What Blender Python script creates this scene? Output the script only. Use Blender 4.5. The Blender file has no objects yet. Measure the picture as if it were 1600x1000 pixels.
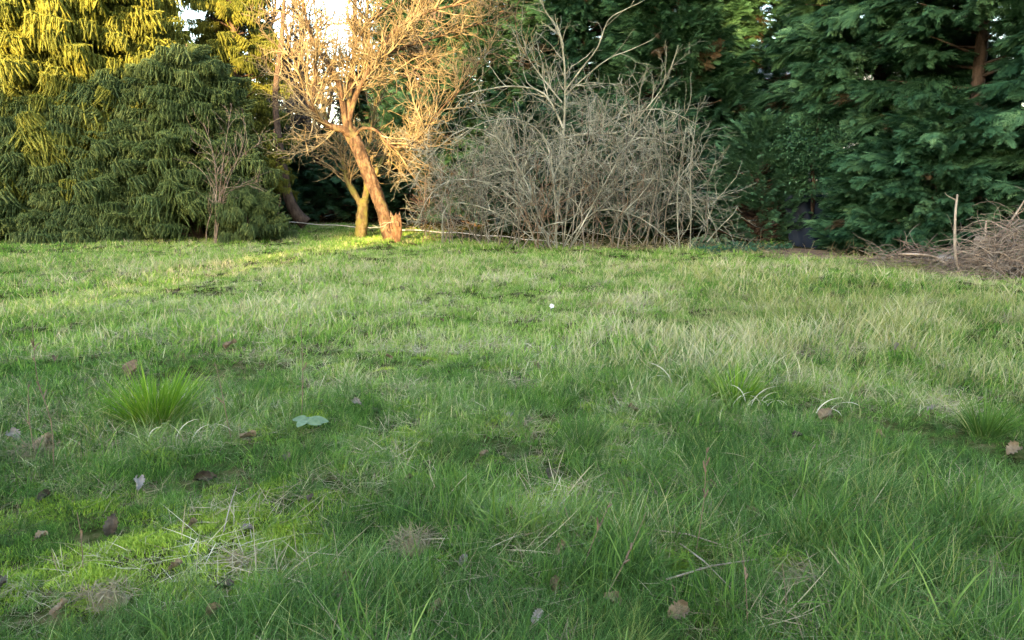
import bpy, math, random
import numpy as np
from math import radians, sin, cos, pi, tan, sqrt
from mathutils import Vector, Euler

# ------------------------------------------------------------------ camera, sky, sun, exposure
scene = bpy.context.scene
CAM_H = 1.35
PITCH = math.atan(220 / 1250)
cam_data = bpy.data.cameras.new('camera')
cam_data.sensor_width = 36
cam_data.lens = 36 * 1250 / 1600
cam_data.clip_start = 0.05
cam_data.clip_end = 1500
cam = bpy.data.objects.new('camera', cam_data)
scene.collection.objects.link(cam)
cam.location = (0, 0, CAM_H)
cam.rotation_euler = (pi / 2 - PITCH, 0, 0)
scene.camera = cam

SUN_EL, SUN_AZ = radians(10), radians(12)      # low evening sun behind the camera, a little to the left
world = bpy.data.worlds.new('World')
scene.world = world
world.use_nodes = True
wn = world.node_tree.nodes
wl = world.node_tree.links
bg = wn.get('Background') or wn.new('ShaderNodeBackground')
sky = wn.new('ShaderNodeTexSky')
sky.sky_type = 'NISHITA'
sky.sun_disc = False
sky.sun_elevation = SUN_EL
sky.sun_rotation = pi + SUN_AZ
sky.air_density = 1.0
sky.dust_density = 1.7
sky.ozone_density = 0.7
wl.new(sky.outputs[0], bg.inputs[0])
bg.inputs[1].default_value = 0.15
sd = bpy.data.lights.new('sun', 'SUN')
sd.energy = 3.0
sd.angle = radians(0.6)
sd.color = (0.98, 0.64, 0.27)
sun = bpy.data.objects.new('sun', sd)
scene.collection.objects.link(sun)
LDIR = Vector((sin(SUN_AZ) * cos(SUN_EL), cos(SUN_AZ) * cos(SUN_EL), -sin(SUN_EL)))
sun.rotation_euler = LDIR.to_track_quat('-Z', 'Y').to_euler()
scene.view_settings.view_transform = 'Standard'
scene.view_settings.look = 'None'
scene.view_settings.gamma = 1
scene.view_settings.exposure = 3.6
scene.cycles.max_bounces = 4
scene.cycles.diffuse_bounces = 3
scene.cycles.glossy_bounces = 2
scene.cycles.transmission_bounces = 3

rng = np.random.default_rng(7)
R = random.Random(11)
CP, SP = cos(PITCH), sin(PITCH)

# ------------------------------------------------------------------ where things stand
def ray(px, py):
    u, v = (px - 800) / 1250, (500 - py) / 1250
    return u, CP + v * SP, -SP + v * CP
def gz(x, y):
    x = np.asarray(x, float); y = np.asarray(y, float)
    h = (0.025 * np.sin(0.9 * x + 1.3) * np.sin(0.7 * y + 0.4) + 0.018 * np.sin(2.3 * x - 1.1 * y + 2)
         + 0.010 * np.sin(5.1 * x + 3.3 * y) + 0.008 * np.sin(4.2 * y - 6.3 * x + 1) + 0.006 * np.sin(11 * x + 1.7) * np.sin(9.4 * y))
    return h
def ground(px, py):
    dx, dy, dz = ray(px, py)
    t = -CAM_H / dz
    for _ in range(3):
        t = (float(gz(dx * t, dy * t)) - CAM_H) / dz
    return Vector((dx * t, dy * t, float(gz(dx * t, dy * t))))
def at(px, py, Y):
    dx, dy, dz = ray(px, py)
    t = Y / dy
    return Vector((dx * t, Y, CAM_H + dz * t))
def proj(x, y, z):
    zz = z - CAM_H
    d = y * CP - zz * SP
    v = y * SP + zz * CP
    return 800 + 1250 * x / d, 500 - 1250 * v / d
def snoise(x, y, freq, seed, n=7):
    r = np.random.default_rng(seed)
    s = np.zeros_like(np.asarray(x, float))
    for i in range(n):
        a = r.uniform(0, 2 * pi); f = freq * r.uniform(0.5, 2.0)
        s = s + np.sin(f * (x * cos(a) + y * sin(a)) + r.uniform(0, 6.28))
    return s / sqrt(n) * 0.8

# ------------------------------------------------------------------ mesh buffer
class MB:
    def __init__(s):
        s.V = []; s.T = []; s.F3 = []; s.F4 = []; s.n = 0
    def add(s, v, f3=None, f4=None, tint=None):
        v = np.asarray(v, np.float32).reshape(-1, 3)
        s.V.append(v)
        if tint is None: tint = 0.5
        s.T.append(np.broadcast_to(np.asarray(tint, np.float32), (len(v),)))
        if f3 is not None and len(f3): s.F3.append(np.asarray(f3, np.int64).reshape(-1, 3) + s.n)
        if f4 is not None and len(f4): s.F4.append(np.asarray(f4, np.int64).reshape(-1, 4) + s.n)
        s.n += len(v)
    def tube(s, pts, rad, n=5, tint=0.5, cap=True):
        P = np.asarray([tuple(p) for p in pts], float); k = len(P)
        rad = np.broadcast_to(np.asarray(rad, float), (k,))
        T = np.gradient(P, axis=0)
        T /= np.linalg.norm(T, axis=1)[:, None] + 1e-9
        m = T.mean(0)
        ref = np.array([0, 0, 1.]) if abs(m[2]) < 0.8 * np.linalg.norm(m) + 1e-6 else np.array([1., 0, 0])
        U = np.cross(T, ref); U /= np.linalg.norm(U, axis=1)[:, None] + 1e-9
        W = np.cross(T, U)
        a = np.arange(n) * 2 * pi / n
        V = P[:, None] + rad[:, None, None] * (np.cos(a)[None, :, None] * U[:, None] + np.sin(a)[None, :, None] * W[:, None])
        V = V.reshape(-1, 3)
        i = np.arange(k - 1)[:, None] * n; j = np.arange(n)[None]; j2 = (j + 1) % n
        F = np.stack([i + j, i + j2, i + n + j2, i + n + j], -1).reshape(-1, 4)
        f3 = None
        if cap and n > 3:
            V = np.vstack([V, P[-1:] + T[-1:] * rad[-1] * 0.5])
            b = (k - 1) * n; c = k * n
            f3 = [(b + q, b + (q + 1) % n, c) for q in range(n)]
        s.add(V, f3, F, tint)
    def build(s, name, m, parent=None, smooth=True, link=True):
        me = bpy.data.meshes.new(name)
        V = np.concatenate(s.V)
        f3 = np.concatenate(s.F3) if s.F3 else np.zeros((0, 3), np.int64)
        f4 = np.concatenate(s.F4) if s.F4 else np.zeros((0, 4), np.int64)
        me.vertices.add(len(V)); me.vertices.foreach_set('co', V.ravel())
        nl = len(f3) * 3 + len(f4) * 4
        me.loops.add(nl)
        me.loops.foreach_set('vertex_index', np.concatenate([f3.ravel(), f4.ravel()]).astype(np.int32))
        me.polygons.add(len(f3) + len(f4))
        st = np.concatenate([np.arange(len(f3)) * 3, len(f3) * 3 + np.arange(len(f4)) * 4]).astype(np.int32)
        me.polygons.foreach_set('loop_start', st)
        me.update(calc_edges=True)
        if smooth: me.polygons.foreach_set('use_smooth', np.ones(len(me.polygons), bool))
        at_ = me.attributes.new('vt', 'FLOAT', 'POINT'); at_.data.foreach_set('value', np.concatenate(s.T).astype(np.float32))
        me.materials.append(m)
        o = bpy.data.objects.new(name, me)
        if link: scene.collection.objects.link(o)
        if parent is not None:
            o.parent = parent
            o.matrix_parent_inverse = parent.matrix_basis.inverted()
        return o
    def tris(s): return sum(map(len, s.F3)) + 2 * sum(map(len, s.F4))

def blades(mb, base, az, L, w, th0, bend, nseg=4, tint=None, twist=None, taper=0.75):
    """many curved grass blades at once; th0 = angle off vertical at root, bend = extra angle by the tip"""
    N = len(base); az = np.asarray(az); L = np.broadcast_to(L, (N,)); w = np.broadcast_to(w, (N,))
    th0 = np.broadcast_to(th0, (N,)); bend = np.broadcast_to(bend, (N,))
    t = np.linspace(0, 1, nseg + 1)
    th = th0[:, None] + bend[:, None] * t[None]
    tm = 0.5 * (th[:, 1:] + th[:, :-1])
    dh = np.sin(tm) * L[:, None] / nseg; dv = np.cos(tm) * L[:, None] / nseg
    h = np.concatenate([np.zeros((N, 1)), np.cumsum(dh, 1)], 1); v = np.concatenate([np.zeros((N, 1)), np.cumsum(dv, 1)], 1)
    d = np.stack([np.cos(az), np.sin(az)], -1)
    C = np.zeros((N, nseg + 1, 3))
    C[:, :, 0] = base[:, 0:1] + h * d[:, 0:1]; C[:, :, 1] = base[:, 1:2] + h * d[:, 1:2]; C[:, :, 2] = base[:, 2:3] + v
    tw = az + pi / 2 + (rng.normal(0, 0.7, N) if twist is None else twist)
    S = np.stack([np.cos(tw), np.sin(tw), rng.normal(0, .25, N)], -1)
    ww = w[:, None] * (1 - t[None, :] ** 2 * taper) * np.minimum(1, 0.55 + t[None] * 2)
    A = C[:, :-1] - S[:, None] * ww[:, :-1, None] / 2; B = C[:, :-1] + S[:, None] * ww[:, :-1, None] / 2
    V = np.concatenate([A, B, C[:, -1:]], 1)
    per = 2 * nseg + 1
    off = np.arange(N)[:, None] * per
    q = np.array([[i, nseg + i, nseg + i + 1, i + 1] for i in range(nseg - 1)])
    f4 = (off[:, :, None] + q[None]).reshape(-1, 4)
    f3 = (off[:, :, None] + np.array([[nseg - 1, 2 * nseg - 1, 2 * nseg]])[None]).reshape(-1, 3)
    if tint is None: tint = rng.random(N)
    mb.add(V.reshape(-1, 3), f3, f4, np.repeat(np.broadcast_to(tint, (N,)), per))

def needles(mb, A, B, per_m, ln, w, tint, spread=1.0, fwd=0.8):
    """short needles all round each twig from A to B"""
    A = np.asarray(A, float).reshape(-1, 3); B = np.asarray(B, float).reshape(-1, 3)
    D = B - A; L = np.linalg.norm(D, axis=1)
    cnt = np.maximum(2, (L * per_m).astype(int)); idx = np.repeat(np.arange(len(A)), cnt); N = len(idx)
    t = rng.random(N); d = D[idx] / L[idx][:, None]
    r = rng.normal(size=(N, 3)); r -= d * (r * d).sum(1)[:, None]; r /= np.linalg.norm(r, axis=1)[:, None]
    nd = r * spread + d * fwd; nd /= np.linalg.norm(nd, axis=1)[:, None]
    p = A[idx] + D[idx] * t[:, None]
    l = ln * rng.uniform(.7, 1.2, N) * (1 - 0.45 * t ** 3)
    s = np.cross(nd, rng.normal(size=(N, 3))); s /= np.linalg.norm(s, axis=1)[:, None]
    V = np.stack([p - s * w / 2, p + s * w / 2, p + nd * l[:, None]], 1).reshape(-1, 3)
    tn = np.clip(np.broadcast_to(tint, (len(A),))[idx] + rng.normal(0, .12, N), 0, 1)
    mb.add(V, np.arange(N * 3).reshape(-1, 3), None, np.repeat(tn, 3))

# ------------------------------------------------------------------ materials
def nt(name):
    m = bpy.data.materials.new(name); m.use_nodes = True
    return m, m.node_tree.nodes, m.node_tree.links, m.node_tree.nodes['Principled BSDF']
def leaf_mat(name, stops, trans=0.25, rough=0.6, scale=1.5, w_v=0.5, w_i=0.45, w_n=0.35, spec=0.25):
    m, n, l, p = nt(name)
    av = n.new('ShaderNodeAttribute'); av.attribute_name = 'vt'
    ai = n.new('ShaderNodeAttribute'); ai.attribute_name = 'tint'; ai.attribute_type = 'INSTANCER'
    g = n.new('ShaderNodeNewGeometry')
    nz = n.new('ShaderNodeTexNoise'); nz.inputs['Scale'].default_value = scale; nz.inputs['Detail'].default_value = 3
    l.new(g.outputs['Position'], nz.inputs['Vector'])
    def ma(op, a, b):
        k = n.new('ShaderNodeMath'); k.operation = op
        for i, x in enumerate((a, b)):
            if isinstance(x, (int, float)): k.inputs[i].default_value = x
            else: l.new(x, k.inputs[i])
        return k.outputs[0]
    v = ma('ADD', ma('ADD', ma('MULTIPLY', av.outputs['Fac'], w_v), ma('MULTIPLY', ai.outputs['Fac'], w_i)),
           ma('MULTIPLY', ma('SUBTRACT', nz.outputs['Fac'], 0.5), w_n * 2))
    v = ma('ADD', v, (1 - w_v - w_i) * 0.5)
    cr = n.new('ShaderNodeValToRGB'); e = cr.color_ramp.elements
    e[0].position = stops[0][0]; e[0].color = (*stops[0][1], 1)
    e[1].position = stops[-1][0]; e[1].color = (*stops[-1][1], 1)
    for q, c in stops[1:-1]:
        k = e.new(q); k.color = (*c, 1)
    l.new(v, cr.inputs[0]); l.new(cr.outputs[0], p.inputs['Base Color'])
    p.inputs['Roughness'].default_value = rough; p.inputs['Specular IOR Level'].default_value = spec
    if trans:
        tr = n.new('ShaderNodeBsdfTranslucent'); mx = n.new('ShaderNodeMixShader'); mx.inputs[0].default_value = trans
        l.new(cr.outputs[0], tr.inputs[0]); l.new(p.outputs[0], mx.inputs[1]); l.new(tr.outputs[0], mx.inputs[2])
        l.new(mx.outputs[0], n['Material Output'].inputs[0])
    return m
def bark_mat(name, c1, c2, c3, scale=11, rough=0.85, bump=0.9, moss=None, moss_amt=0.5):
    m, n, l, p = nt(name)
    tc = n.new('ShaderNodeNewGeometry')
    mp = n.new('ShaderNodeMapping'); mp.inputs['Scale'].default_value = (1, 1, .35); l.new(tc.outputs['Position'], mp.inputs[0])
    nz = n.new('ShaderNodeTexNoise'); nz.inputs['Scale'].default_value = scale; nz.inputs['Detail'].default_value = 8; nz.inputs['Roughness'].default_value = .7
    l.new(mp.outputs[0], nz.inputs[0])
    cr = n.new('ShaderNodeValToRGB'); e = cr.color_ramp.elements
    e[0].position = .34; e[0].color = (*c1, 1); e[1].position = .68; e[1].color = (*c3, 1); k = e.new(.5); k.color = (*c2, 1)
    l.new(nz.outputs['Fac'], cr.inputs[0]); out = cr.outputs[0]
    if moss:
        n2 = n.new('ShaderNodeTexNoise'); n2.inputs['Scale'].default_value = scale * .45; n2.inputs['Detail'].default_value = 6
        l.new(tc.outputs['Position'], n2.inputs[0])
        r2 = n.new('ShaderNodeValToRGB'); r2.color_ramp.elements[0].position = 1 - moss_amt - .08; r2.color_ramp.elements[1].position = 1 - moss_amt + .1
        l.new(n2.outputs['Fac'], r2.inputs[0])
        mx = n.new('ShaderNodeMix'); mx.data_type = 'RGBA'; l.new(r2.outputs[0], mx.inputs[0]); l.new(out, mx.inputs[6]); mx.inputs[7].default_value = (*moss, 1)
        out = mx.outputs[2]
    l.new(out, p.inputs['Base Color']); p.inputs['Roughness'].default_value = rough; p.inputs['Specular IOR Level'].default_value = .15
    bp = n.new('ShaderNodeBump'); bp.inputs['Strength'].default_value = bump; bp.inputs['Distance'].default_value = .03
    l.new(nz.outputs['Fac'], bp.inputs['Height']); l.new(bp.outputs[0], p.inputs['Normal'])
    return m
def plain(name, c, rough=.8, scale=6, var=.35):
    m, n, l, p = nt(name)
    g = n.new('ShaderNodeNewGeometry')
    nz = n.new('ShaderNodeTexNoise'); nz.inputs['Scale'].default_value = scale; nz.inputs['Detail'].default_value = 6
    l.new(g.outputs['Position'], nz.inputs[0])
    cr = n.new('ShaderNodeValToRGB')
    cr.color_ramp.elements[0].position = .3; cr.color_ramp.elements[1].position = .7
    cr.color_ramp.elements[0].color = (*[q * (1 - var) for q in c], 1); cr.color_ramp.elements[1].color = (*[min(1, q * (1 + var)) for q in c], 1)
    l.new(nz.outputs['Fac'], cr.inputs[0]); l.new(cr.outputs[0], p.inputs['Base Color']); p.inputs['Roughness'].default_value = rough
    p.inputs['Specular IOR Level'].default_value = .25
    return m

M = {}
M['lawn'] = leaf_mat('lawn_grass', [(0, (.018, .050, .008)), (.3, (.070, .160, .024)), (.58, (.145, .26, .038)), (.8, (.24, .34, .075)), (1, (.44, .42, .22))], trans=.16, rough=.8, spec=.05, w_n=.25)
M['fescue'] = leaf_mat('fescue_grass', [(0, (.012, .036, .007)), (.35, (.048, .102, .023)), (.6, (.098, .172, .045)), (.82, (.17, .26, .08)), (1, (.40, .40, .22))], trans=.16, rough=.8, spec=.05, w_n=.25)
M['straw'] = leaf_mat('straw_grass', [(0, (.11, .18, .035)), (.35, (.24, .26, .075)), (.6, (.37, .345, .18)), (1, (.54, .49, .32))], trans=.25, w_n=.2, spec=.1)
M['broad'] = leaf_mat('broad_grass', [(0, (.03, .075, .010)), (.5, (.090, .16, .030)), (.8, (.18, .25, .065)), (1, (.34, .36, .14))], trans=.16, rough=.8, spec=.05, w_n=.25)
M['moss'] = leaf_mat('moss_green', [(0, (.06, .12, .010)), (.5, (.18, .28, .020)), (1, (.36, .44, .06))], trans=.3, w_n=.3)
M['thatch'] = leaf_mat('dead_thatch', [(0, (.10, .075, .04)), (.4, (.22, .17, .09)), (.7, (.36, .30, .18)), (1, (.50, .44, .30))], trans=.15, w_n=.3)
M['tussock'] = leaf_mat('tussock_green', [(0, (.03, .085, .008)), (.45, (.09, .19, .014)), (.8, (.19, .29, .035)), (1, (.42, .42, .15))], trans=.16, rough=.8, spec=.05, w_i=0, w_v=.8, w_n=.1)
M['spruce_lit'] = leaf_mat('spruce_needles_sunlit', [(0, (.024, .042, .009)), (.5, (.095, .112, .014)), (1, (.23, .225, .03))], trans=.2, w_n=.3)  # spruce needles lightened and yellowed, sunlight put into the colour
M['spruce_shaded'] = leaf_mat('spruce_needles_shaded', [(0, (.016, .034, .010)), (.5, (.055, .088, .024)), (1, (.16, .19, .055))], trans=.15, w_n=.3)  # darker copy of the same needles, shade put into the colour
M['cypress'] = leaf_mat('cypress_fronds', [(0, (.009, .030, .014)), (.4, (.028, .080, .036)), (.7, (.070, .155, .070)), (1, (.18, .30, .13))], trans=.15, w_n=.45, w_i=.45, w_v=.4, spec=.12)
M['cypress_deep'] = leaf_mat('cypress_fronds_deep', [(0, (.014, .042, .02)), (.5, (.034, .092, .042)), (1, (.07, .15, .065))], trans=.12, w_n=.3)
M['brown_frond'] = leaf_mat('dead_fronds', [(0, (.03, .022, .012)), (.5, (.065, .045, .022)), (1, (.11, .075, .035))], trans=.1)
M['laurel'] = leaf_mat('glossy_leaves', [(0, (.01, .036, .015)), (.5, (.025, .07, .028)), (1, (.055, .12, .05))], trans=.1, rough=.5, spec=.3)
M['greyleaf'] = leaf_mat('grey_green_leaves', [(0, (.04, .075, .03)), (.5, (.10, .145, .075)), (1, (.20, .25, .155))], trans=.1, rough=.6, scale=40, w_n=.5)
M['orange_bark'] = bark_mat('fruit_tree_bark', (.014, .009, .006), (.060, .037, .021), (.17, .115, .07), moss=(.095, .085, .038), moss_amt=.36)
M['twig_gold'] = bark_mat('fruit_tree_twigs', (.08, .058, .03), (.165, .13, .07), (.27, .225, .14), scale=5, bump=0)
M['mossy_bark'] = bark_mat('mossy_bark', (.03, .022, .012), (.08, .062, .03), (.15, .12, .06), moss=(.085, .085, .024), moss_amt=.5)
M['far_bark'] = bark_mat('far_bark', (.04, .03, .024), (.08, .062, .05), (.14, .11, .09), scale=4, bump=0)
M['grey_twig'] = bark_mat('lichen_grey_twigs', (.08, .08, .056), (.16, .16, .118), (.33, .335, .27), scale=4, bump=0)
M['brown_twig'] = bark_mat('brown_twigs', (.07, .045, .03), (.14, .095, .06), (.22, .155, .10), scale=4, bump=0)
M['dark_bark'] = bark_mat('conifer_bark', (.03, .02, .014), (.075, .05, .035), (.13, .09, .065))
M['pile_twig'] = bark_mat('pile_twigs', (.07, .048, .035), (.16, .12, .09), (.28, .23, .18), scale=7, bump=0)
M['pale_wood'] = bark_mat('weathered_wood', (.14, .11, .08), (.25, .20, .15), (.38, .32, .25), scale=14)
M['split_wood'] = bark_mat('split_wood', (.05, .028, .014), (.13, .075, .038), (.24, .155, .09), scale=16, bump=1)
M['dead_leaf'] = leaf_mat('dead_leaf', [(0, (.07, .048, .026)), (.5, (.18, .13, .075)), (1, (.33, .26, .16))], trans=.15, scale=60, w_n=.5)
M['dark_leaf'] = leaf_mat('dark_dead_leaf', [(0, (.026, .02, .013)), (.5, (.065, .05, .033)), (1, (.14, .11, .08))], trans=.1, scale=60, w_n=.5)
M['pale_leaf'] = leaf_mat('bleached_leaf', [(0, (.12, .10, .085)), (.5, (.22, .195, .17)), (1, (.38, .35, .31))], trans=.2, scale=60, w_n=.4)
M['stalk'] = plain('dry_stalk', (.12, .085, .055), scale=30)
M['white'] = plain('white_petal', (.5, .5, .5), rough=.5, var=.05)
M['stone'] = plain('grey_stone', (.27, .25, .23), scale=12)
M['tarp'] = plain('navy_tarpaulin', (.006, .013, .028), rough=.7, scale=3, var=.4)
M['rope'] = plain('pale_rope', (.45, .42, .38), scale=40)
M['render'] = plain('pale_render', (.62, .61, .58), scale=2, var=.08)
M['slate'] = plain('slate_roof', (.22, .25, .30), scale=8, var=.2)
M['glass'] = plain('window_glass', (.04, .05, .06), rough=.1)
M['brickwork'] = plain('buff_wall', (.40, .33, .26), scale=10, var=.2)

# ------------------------------------------------------------------ object helpers
def tag(o, label=None, cat=None, group=None, kind=None):
    if label: o['label'] = label
    if cat: o['category'] = cat
    if group: o['group'] = group
    if kind: o['kind'] = kind
    return o
def empty(name, loc, label, cat, group=None):
    o = bpy.data.objects.new(name, None); scene.collection.objects.link(o)
    o.location = loc; o.empty_display_size = .2
    return tag(o, label, cat, group)
def scatter(name, pts, rots, scl, idx, tint, sources, parent=None):
    """real geometry copied onto points by geometry nodes; the result is this one object"""
    N = len(pts)
    me = bpy.data.meshes.new(name); me.vertices.add(N); me.vertices.foreach_set('co', np.asarray(pts, np.float32).ravel())
    a = me.attributes.new('rot', 'FLOAT_VECTOR', 'POINT'); a.data.foreach_set('vector', np.asarray(rots, np.float32).ravel())
    a = me.attributes.new('scl', 'FLOAT_VECTOR', 'POINT')
    scl = np.asarray(scl, np.float32)
    if scl.ndim == 1: scl = np.repeat(scl[:, None], 3, 1)
    a.data.foreach_set('vector', scl.ravel())
    a = me.attributes.new('idx', 'INT', 'POINT'); a.data.foreach_set('value', np.asarray(idx, np.int32))
    a = me.attributes.new('tint', 'FLOAT', 'POINT'); a.data.foreach_set('value', np.asarray(tint, np.float32))
    o = bpy.data.objects.new(name, me); scene.collection.objects.link(o)
    if parent is not None:
        o.parent = parent; o.matrix_parent_inverse = parent.matrix_basis.inverted()
    key = tuple(s.name for s in sources)
    ng = NG.get(key)
    if ng is None:
        ng = bpy.data.node_groups.new('scatter', 'GeometryNodeTree'); NG[key] = ng
        ng.interface.new_socket('Geometry', in_out='INPUT', socket_type='NodeSocketGeometry')
        ng.interface.new_socket('Geometry', in_out='OUTPUT', socket_type='NodeSocketGeometry')
        gi = ng.nodes.new('NodeGroupInput'); go = ng.nodes.new('NodeGroupOutput'); jn = ng.nodes.new('GeometryNodeJoinGeometry')
        def named(nm, ty):
            k = ng.nodes.new('GeometryNodeInputNamedAttribute'); k.data_type = ty; k.inputs[0].default_value = nm
            return k.outputs[0]
        r_, s_, i_ = named('rot', 'FLOAT_VECTOR'), named('scl', 'FLOAT_VECTOR'), named('idx', 'INT')
        for k, src in enumerate(sources):
            oi = ng.nodes.new('GeometryNodeObjectInfo'); oi.inputs['Object'].default_value = src; oi.inputs['As Instance'].default_value = False
            cmpn = ng.nodes.new('FunctionNodeCompare'); cmpn.data_type = 'INT'; cmpn.operation = 'EQUAL'
            ins = [x for x in cmpn.inputs if x.type == 'INT']
            ng.links.new(i_, ins[0]); ins[1].default_value = k
            ip = ng.nodes.new('GeometryNodeInstanceOnPoints')
            ng.links.new(gi.outputs[0], ip.inputs['Points']); ng.links.new(cmpn.outputs[0], ip.inputs['Selection'])
            ng.links.new(oi.outputs['Geometry'], ip.inputs['Instance'])
            ng.links.new(r_, ip.inputs['Rotation']); ng.links.new(s_, ip.inputs['Scale'])
            ng.links.new(ip.outputs[0], jn.inputs[0])
        ng.links.new(jn.outputs[0], go.inputs[0])
    md = o.modifiers.new('scatter', 'NODES'); md.node_group = ng
    return o
NG = {}

# ------------------------------------------------------------------ GROUND
def make_ground():
    def axis(lo, hi, step, far):
        a = list(np.arange(lo, hi + step / 2, step))
        o1 = [lo - d for d in (.5, 1.5, 4, 10, 25, 60, 150, far)][::-1]; o2 = [hi + d for d in (.5, 1.5, 4, 10, 25, 60, 150, far)]
        return np.array(o1 + a + o2)
    X = axis(-15, 15, .12, 500); Y = axis(-1, 28, .12, 500)
    gx, gy = np.meshgrid(X, Y, indexing='ij')
    z = gz(gx, gy)
    inner = (np.abs(gx) < 15.1) & (gy > -1.1) & (gy < 28.1)
    z = np.where(inner, z + rng.normal(0, .006, z.shape), -.02)
    mb = MB(); n1, n2 = gx.shape
    i = np.arange(n1 - 1)[:, None] * n2; j = np.arange(n2 - 1)[None]
    f = np.stack([i + j, i + n2 + j, i + n2 + j + 1, i + j + 1], -1).reshape(-1, 4)
    mb.add(np.stack([gx, gy, z], -1).reshape(-1, 3), None, f)
    m, n, l, p = nt('meadow_soil')
    g = n.new('ShaderNodeNewGeometry')
    n1_ = n.new('ShaderNodeTexNoise'); n1_.inputs['Scale'].default_value = 14; n1_.inputs['Detail'].default_value = 9; n1_.inputs['Roughness'].default_value = .75
    n2_ = n.new('ShaderNodeTexNoise'); n2_.inputs['Scale'].default_value = 1.1; n2_.inputs['Detail'].default_value = 4
    l.new(g.outputs['Position'], n1_.inputs[0]); l.new(g.outputs['Position'], n2_.inputs[0])
    cr = n.new('ShaderNodeValToRGB'); e = cr.color_ramp.elements
    e[0].position = .36; e[0].color = (.012, .010, .005, 1); e[1].position = .68; e[1].color = (.11, .09, .04, 1)
    k = e.new(.5); k.color = (.035, .045, .012, 1)
    ad = n.new('ShaderNodeMath'); ad.operation = 'MULTIPLY_ADD'; l.new(n2_.outputs[0], ad.inputs[0]); ad.inputs[1].default_value = .5; ad.inputs[2].default_value = -.25
    a2 = n.new('ShaderNodeMath'); l.new(ad.outputs[0], a2.inputs[0]); l.new(n1_.outputs[0], a2.inputs[1])
    l.new(a2.outputs[0], cr.inputs[0]); l.new(cr.outputs[0], p.inputs['Base Color']); p.inputs['Roughness'].default_value = 1; p.inputs['Specular IOR Level'].default_value = 0
    bp = n.new('ShaderNodeBump'); bp.inputs['Strength'].default_value = .8; bp.inputs['Distance'].default_value = .03
    l.new(n1_.outputs[0], bp.inputs['Height']); l.new(bp.outputs[0], p.inputs['Normal'])
    o = mb.build('ground', m); tag(o, kind='structure')
make_ground()

# edge of the mown meadow as (px, py) marks in the photograph -> ground
EDGE = [(-900, 352), (-300, 360), (0, 369), (230, 374), (440, 380), (470, 350), (560, 351), (650, 362), (740, 376), (860, 386), (1000, 390), (1100, 392), (1200, 398), (1300, 404), (1400, 412), (1500, 424), (1600, 442), (1900, 470), (2300, 500)]
edge_pts = [ground(a, b) for a, b in EDGE]
EA = np.array([math.atan2(q.x, q.y) for q in edge_pts]); ED = np.array([q.length for q in edge_pts])
def edge_dist(x, y): return np.interp(np.arctan2(x, y), EA, ED)

# ------------------------------------------------------------------ GRASS
def src(mb, name, m): return mb.build('source_' + name, m, link=False)
GR = []
def tuft(kind, n, rad, L, w, th, bend, m, nseg=4, comb=0.0, taper=.75, straw=0):
    mb = MB()
    r = rad * np.sqrt(rng.random(n)); a = rng.uniform(0, 2 * pi, n)
    base = np.stack([r * np.cos(a), r * np.sin(a), np.full(n, -.012)], -1)
    az = np.where(rng.random(n) < comb, rng.normal(0, .5, n), rng.uniform(0, 2 * pi, n))
    t = np.clip(rng.normal(.45, .26, n), 0, .95)
    if straw: t = np.where(rng.random(n) < straw, rng.uniform(1.2, 1.7, n), t)
    blades(mb, base, az, rng.uniform(*L, n), rng.uniform(*w, n), np.abs(rng.normal(th[0], th[1], n)), rng.uniform(*bend, n), nseg, t, taper=taper)
    GR.append(src(mb, kind, m)); return len(GR) - 1
K = {}
K['lawn'] = [tuft('lawn', 70, .085, (.04, .10), (.0022, .0042), (.35, .3), (.2, 1.1), M['lawn'], 3, .3, straw=.14) for _ in range(5)]
K['fescue'] = [tuft('fescue', 80, .06, (.08, .24), (.0011, .0024), (.7, .4), (.3, 1.6), M['fescue'], 5, .5, straw=.12) for _ in range(5)]
K['straw'] = [tuft('straw', 34, .08, (.10, .30), (.0012, .0024), (.35, .3), (.2, 1.3), M['straw'], 4, .35) for _ in range(4)]
K['broad'] = [tuft('broad', 30, .06, (.10, .22), (.003, .0058), (.3, .25), (.3, 1.2), M['broad'], 4, .3, straw=.05) for _ in range(4)]
def moss_src():
    mb = MB(); n = 420
    r = .09 * np.sqrt(rng.random(n)); a = rng.uniform(0, 6.28, n)
    base = np.stack([r * np.cos(a), r * np.sin(a), .022 * (1 - (r / .09) ** 2) - .01], -1)
    blades(mb, base, rng.uniform(0, 6.28, n), rng.uniform(.008, .022, n), rng.uniform(.002, .004, n), rng.uniform(0, .9, n), rng.uniform(0, .8, n), 2)
    GR.append(src(mb, 'moss', M['moss'])); return len(GR) - 1
K['moss'] = [moss_src() for _ in range(3)]
def litter_src():
    mb = MB(); n = 26
    base = np.stack([rng.uniform(-.1, .1, n), rng.uniform(-.1, .1, n), rng.uniform(0, .03, n)], -1)
    blades(mb, base, rng.uniform(0, 6.28, n), rng.uniform(.07, .2, n), rng.uniform(.0015, .0035, n), rng.uniform(1.25, 1.55, n), rng.uniform(-.2, .5, n), 4)
    GR.append(src(mb, 'litter', M['thatch'])); return len(GR) - 1
K['litter'] = [litter_src() for _ in range(3)]

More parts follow.
